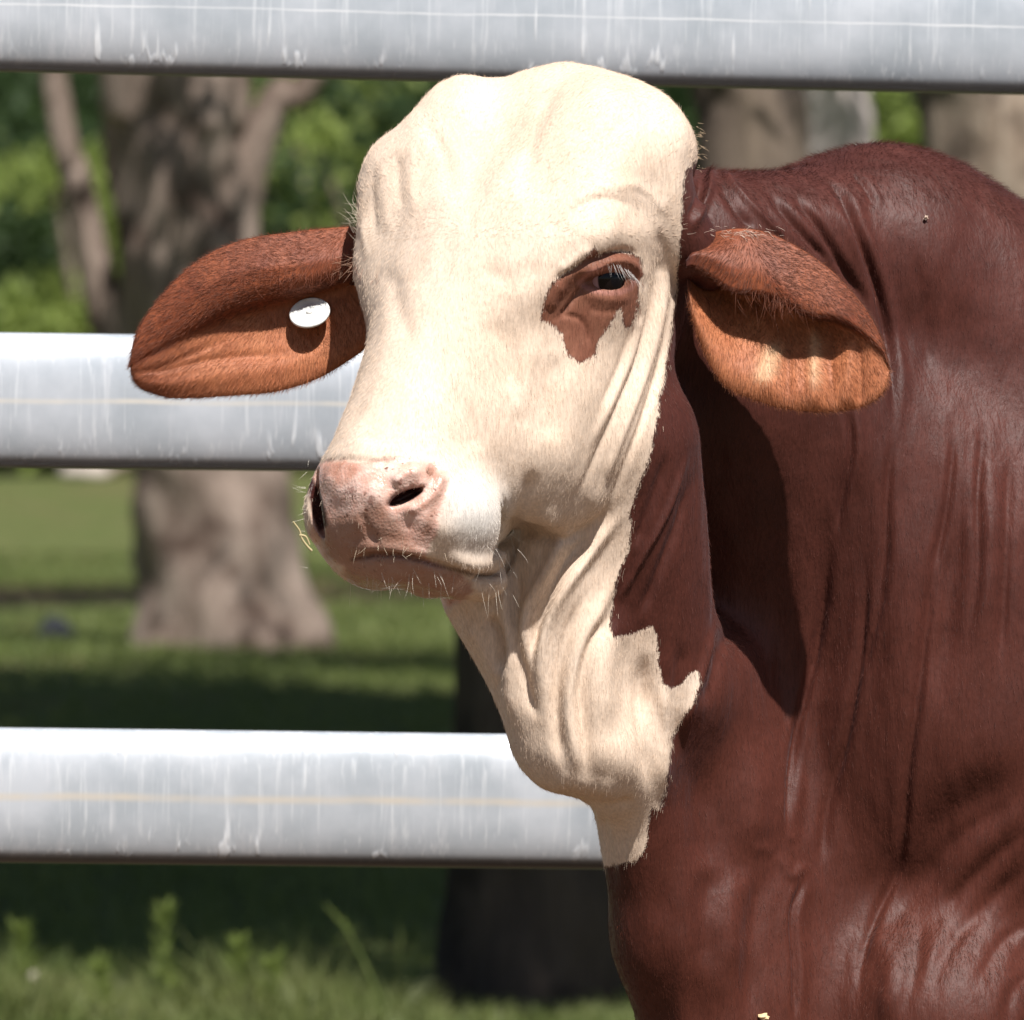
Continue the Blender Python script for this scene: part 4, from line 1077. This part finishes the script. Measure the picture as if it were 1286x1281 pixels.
colr = np.where(fct[ki][:, None] + (rs.normal(0, 3.5, NH) + 9*vnoise(root, 1/18., 9))[:, None] > 0, brown*(1+.5*vm), cream*(1+.10*vm))
pch = np.r_[patch, np.full(len(VV)-len(V), -50.)][QQ].mean(1)[ki]
colr = np.where(((pch + rs.normal(0, 2.5, NH)) > -1)[:, None] & ~er[:, None], np.array([.23, .088, .05])*(1+.9*vm), colr)
erw = ea_[QQ].mean(1)[ki][:, None]; erb = brown*(1-erw)
lw_ = lipw[QQ[ki, 0]][:, None]; colr = np.where((fct[ki] < 0)[:, None] & ~er[:, None], colr*(1-lw_)+np.array([.82, .77, .70])*lw_, colr)
colr = np.where(er[:, None], erb + erw*(earo*np.where(nearE, .75, 1.1)[:, None] + (eari-earo)*fin[ki][:, None] + (np.array([.70, .46, .28])-eari)*np.clip(stre[QQ[ki, 0]]*in_[QQ[ki, 0]]*(rx > 900), 0, 1)[:, None]), colr)*br[:, None]
hairs('coat_hair', root - nn*.3, dirs, ln, .000095, colr, 4, .10)
# --- wisps at the poll, brow and ear roots
def wisps(name, n, x, y, sx, sy, dx, dy, L0, col, lo=-300, dz=.3, spread=.3, rad=.00012, curl=.25):
    r_ = []
    for i in range(n):
        qx, qy = x+rs.normal(0, sx), y+rs.normal(0, sy); d = surf(qx, qy, 3, lo); k = 1-d/F
        r_.append((CX+(qx-CX)*k, HZ+(qy-HZ)*k, d-1))
    r_ = np.array(r_); D_ = np.array([dx, dy, dz]) + rs.normal(0, spread, (n, 3))
    return r_, D_, L0*rs.uniform(.5, 1.2, n), np.array(col)*np.clip(1+rs.normal(0, .12, n), .6, 1.3)[:, None], rad
def put(name, ws, curl=.25, npt=6):
    r_ = np.concatenate([w_[0] for w_ in ws]); D_ = np.concatenate([w_[1] for w_ in ws]); L_ = np.concatenate([w_[2] for w_ in ws]); c_ = np.concatenate([w_[3] for w_ in ws])
    rd = np.concatenate([np.full(len(w_[0]), w_[4]) for w_ in ws]); return hairs(name, r_, D_, L_, rd, c_, npt, curl)
WH = (.75, .66, .52)
put('hair_tuft', [wisps('', 40, 447, 275, 3, 12, -.5, -.6, 16, WH), wisps('', 26, 440, 330, 3, 8, -.9, .5, 22, (.5, .3, .2)),
    wisps('', 36, 878, 180, 4, 14, .8, .3, 7, (.62, .46, .30)), wisps('', 60, 815, 258, 14, 12, .5, .5, 10, (.42, .34, .28), rad=.00009),
    wisps('', 70, 930, 292, 26, 3, .8, .1, 12, (.7, .55, .45)), wisps('', 220, 960, 375, 45, 6, .1, 1, 26, (.16, .05, .025), dz=.5), wisps('', 160, 370, 340, 40, 6, -.2, 1, 16, (.20, .06, .03), dz=.4)])
put('whiskers', [wisps('', 20, 560, 728, 50, 8, .1, 1, 30, (.80, .72, .60), 120, .5, .35, .00010), wisps('', 16, 500, 690, 30, 6, -.2, 1, 16, (.75, .62, .45), 120, .6, .4, .0001),
    wisps('', 12, 632, 690, 8, 10, .4, .9, 28, (.85, .78, .68), 120, .4, .35, .0001), wisps('', 14, 384, 640, 2, 28, -1, .1, 16, (.8, .74, .62), 60, .3, .4, .0001),
    wisps('', 8, 620, 735, 10, 6, .0, 1, 34, (.8, .72, .6), 120, .3, .35, .0001), wisps('', 10, 470, 730, 14, 4, -.2, 1, 26, (.7, .6, .5), 120, .4, .35, .0001)], .09)
# eyelashes: pale, from the upper lid down over the eye
up = np.array(smooth_pts([(745, 341), (758, 335), (773, 333), (787, 338), (797, 349)], 12)); n = 44
k_ = np.clip((.35+.65*rs.beta(1.8, 1.6, n))*(len(up)-1), 0, len(up)-1).astype(int); ex_, ey_ = up[k_, 0]+rs.normal(0, .8, n), up[k_, 1]+rs.normal(0, .8, n)
rt = []
for a_, b_ in zip(ex_, ey_):
    d = surf(a_, b_, 3, 40)+.5; kk = 1-d/F; rt.append((CX+(a_-CX)*kk, HZ+(b_-HZ)*kk, d))
rt = np.array(rt); f = k_/(len(up)-1.)
D_ = np.stack([-.05+.65*f+rs.normal(0, .12, n), .8+rs.normal(0, .22, n)-.1*f, .62+0*f], 1)
hairs('eyelashes', rt, D_, 20*rs.uniform(.5, 1.1, n), .00008, np.array([.72, .68, .64])*rs.uniform(.5, 1.1, n)[:, None], 6, .08, np.array([.15, .25, -.2]))
# --- ear tag
def place(px_, py_, d):
    k = 1-d/F; return Vector(L2W(np.array([[CX+(px_-CX)*k, HZ+(py_-HZ)*k, d]]))[0])
dt = max(surf(389+a, 393+b, 4, -200) for a in (-18, 0, 18) for b in (-12, 0, 12))
tgo = bpy.data.objects.new('ear_tag', None); tgo.location = place(389, 393, dt+14); link(tgo)
tgo.rotation_euler = (math.radians(90-44), 0, math.radians(-12))
tag(tgo, 'round white plastic button tag pinned in the drooping ear at the left', 'ear tag')
def lathe(prof, n=48):
    th = np.linspace(0, 2*math.pi, n, endpoint=False); V_ = np.concatenate([np.stack([r*np.cos(th), r*np.sin(th), np.full(n, z)], 1) for r, z in prof])
    m_ = len(prof); I = np.arange(m_*n).reshape(m_, n); J = np.roll(I, -1, 1); return V_, np.stack([I[:-1], J[:-1], J[1:], I[1:]], -1).reshape(-1, 4)
MT = NT('tag_plastic'); zz = MT.noise(MT.objco(), 180, 4, .6); MT.set('base', MT.mix(MT.rng(zz, .52, .72, 0, .5), (.82, .82, .79), (.50, .46, .40))); MT.set('rough', .4)
k = S*26/14.
v, q = lathe([(1e-5, -2.0*k/2), (13*k, -2*k/2), (14*k, -1.2*k/2), (14*k, .6*k), (13.2*k, 1.3*k), (12.2*k, 1.2*k), (11.8*k, .8*k), (6.2*k, .8*k), (5.8*k, 1.4*k), (4.6*k, 1.5*k), (4.2*k, .9*k), (1e-5, .9*k)])
obj('disc', np_mesh('disc', v, q), MT.m, tgo)
v, q = lathe([(1e-5, .9*k), (2.3*k, .9*k), (2.1*k, 2.0*k), (1.2*k, 2.4*k), (1e-5, 2.5*k)], 24)
obj('stud', np_mesh('stud', v, q), NT('tag_stud', base=(.70, .69, .66), rough=.5).m, tgo)
# --- straw by the far nostril, burr on the hump
st = bpy.data.objects.new('straw', None); b0 = place(392, 692, surf(392, 685, 5, 100)+2); st.location = b0; link(st); tag(st, 'bent yellow straw stuck to the bull\'s lip beside the left nostril', 'straw')
for nm, A in (('stem', [(392, 692), (386, 686), (379, 676), (376, 666), (368, 655)]), ('stem', [(376, 672), (384, 674), (389, 684)])):
    dd = (b0.y); pts = [np.array(place(x, y, (Y0-b0.y)/S + 6)) - np.array(b0) for x, y in A]
    v, q = tube(np.array(smooth3(pts, 5)), np.linspace(.0010, .0006, 5*(len(A)-1)+1), 8, 0); obj(nm, np_mesh(nm, v, q), M_straw, st)
import bmesh
def burr(px_, py_, name, label, cat, r_, col):
    bm = bmesh.new(); bmesh.ops.create_icosphere(bm, subdivisions=2, radius=r_)
    for i, v_ in enumerate(bm.verts): v_.co *= 1.0 + ((.9 if i % 3 == 0 else 0) if name == 'seed_burr' else .25*math.sin(i*1.7)); v_.co.z *= (1 if name == 'seed_burr' else .7)
    me_ = bpy.data.meshes.new(name); bm.to_mesh(me_); bm.free(); o = obj(name, me_, NT(name+'_husk', base=col, rough=.8).m); o.location = place(px_, py_, surf(px_, py_, 4)+3); tag(o, label, cat)
burr(1163, 273, 'seed_burr', 'tiny pale spiky seed stuck to the bull\'s hump', 'seed', .0014, (.6, .45, .35))
burr(959, 1277, 'chaff', 'small yellow chaff flake on the chest at the bottom edge', 'chaff', .0042, (.75, .55, .30))
print('details done', round(time.time()-T0, 1))
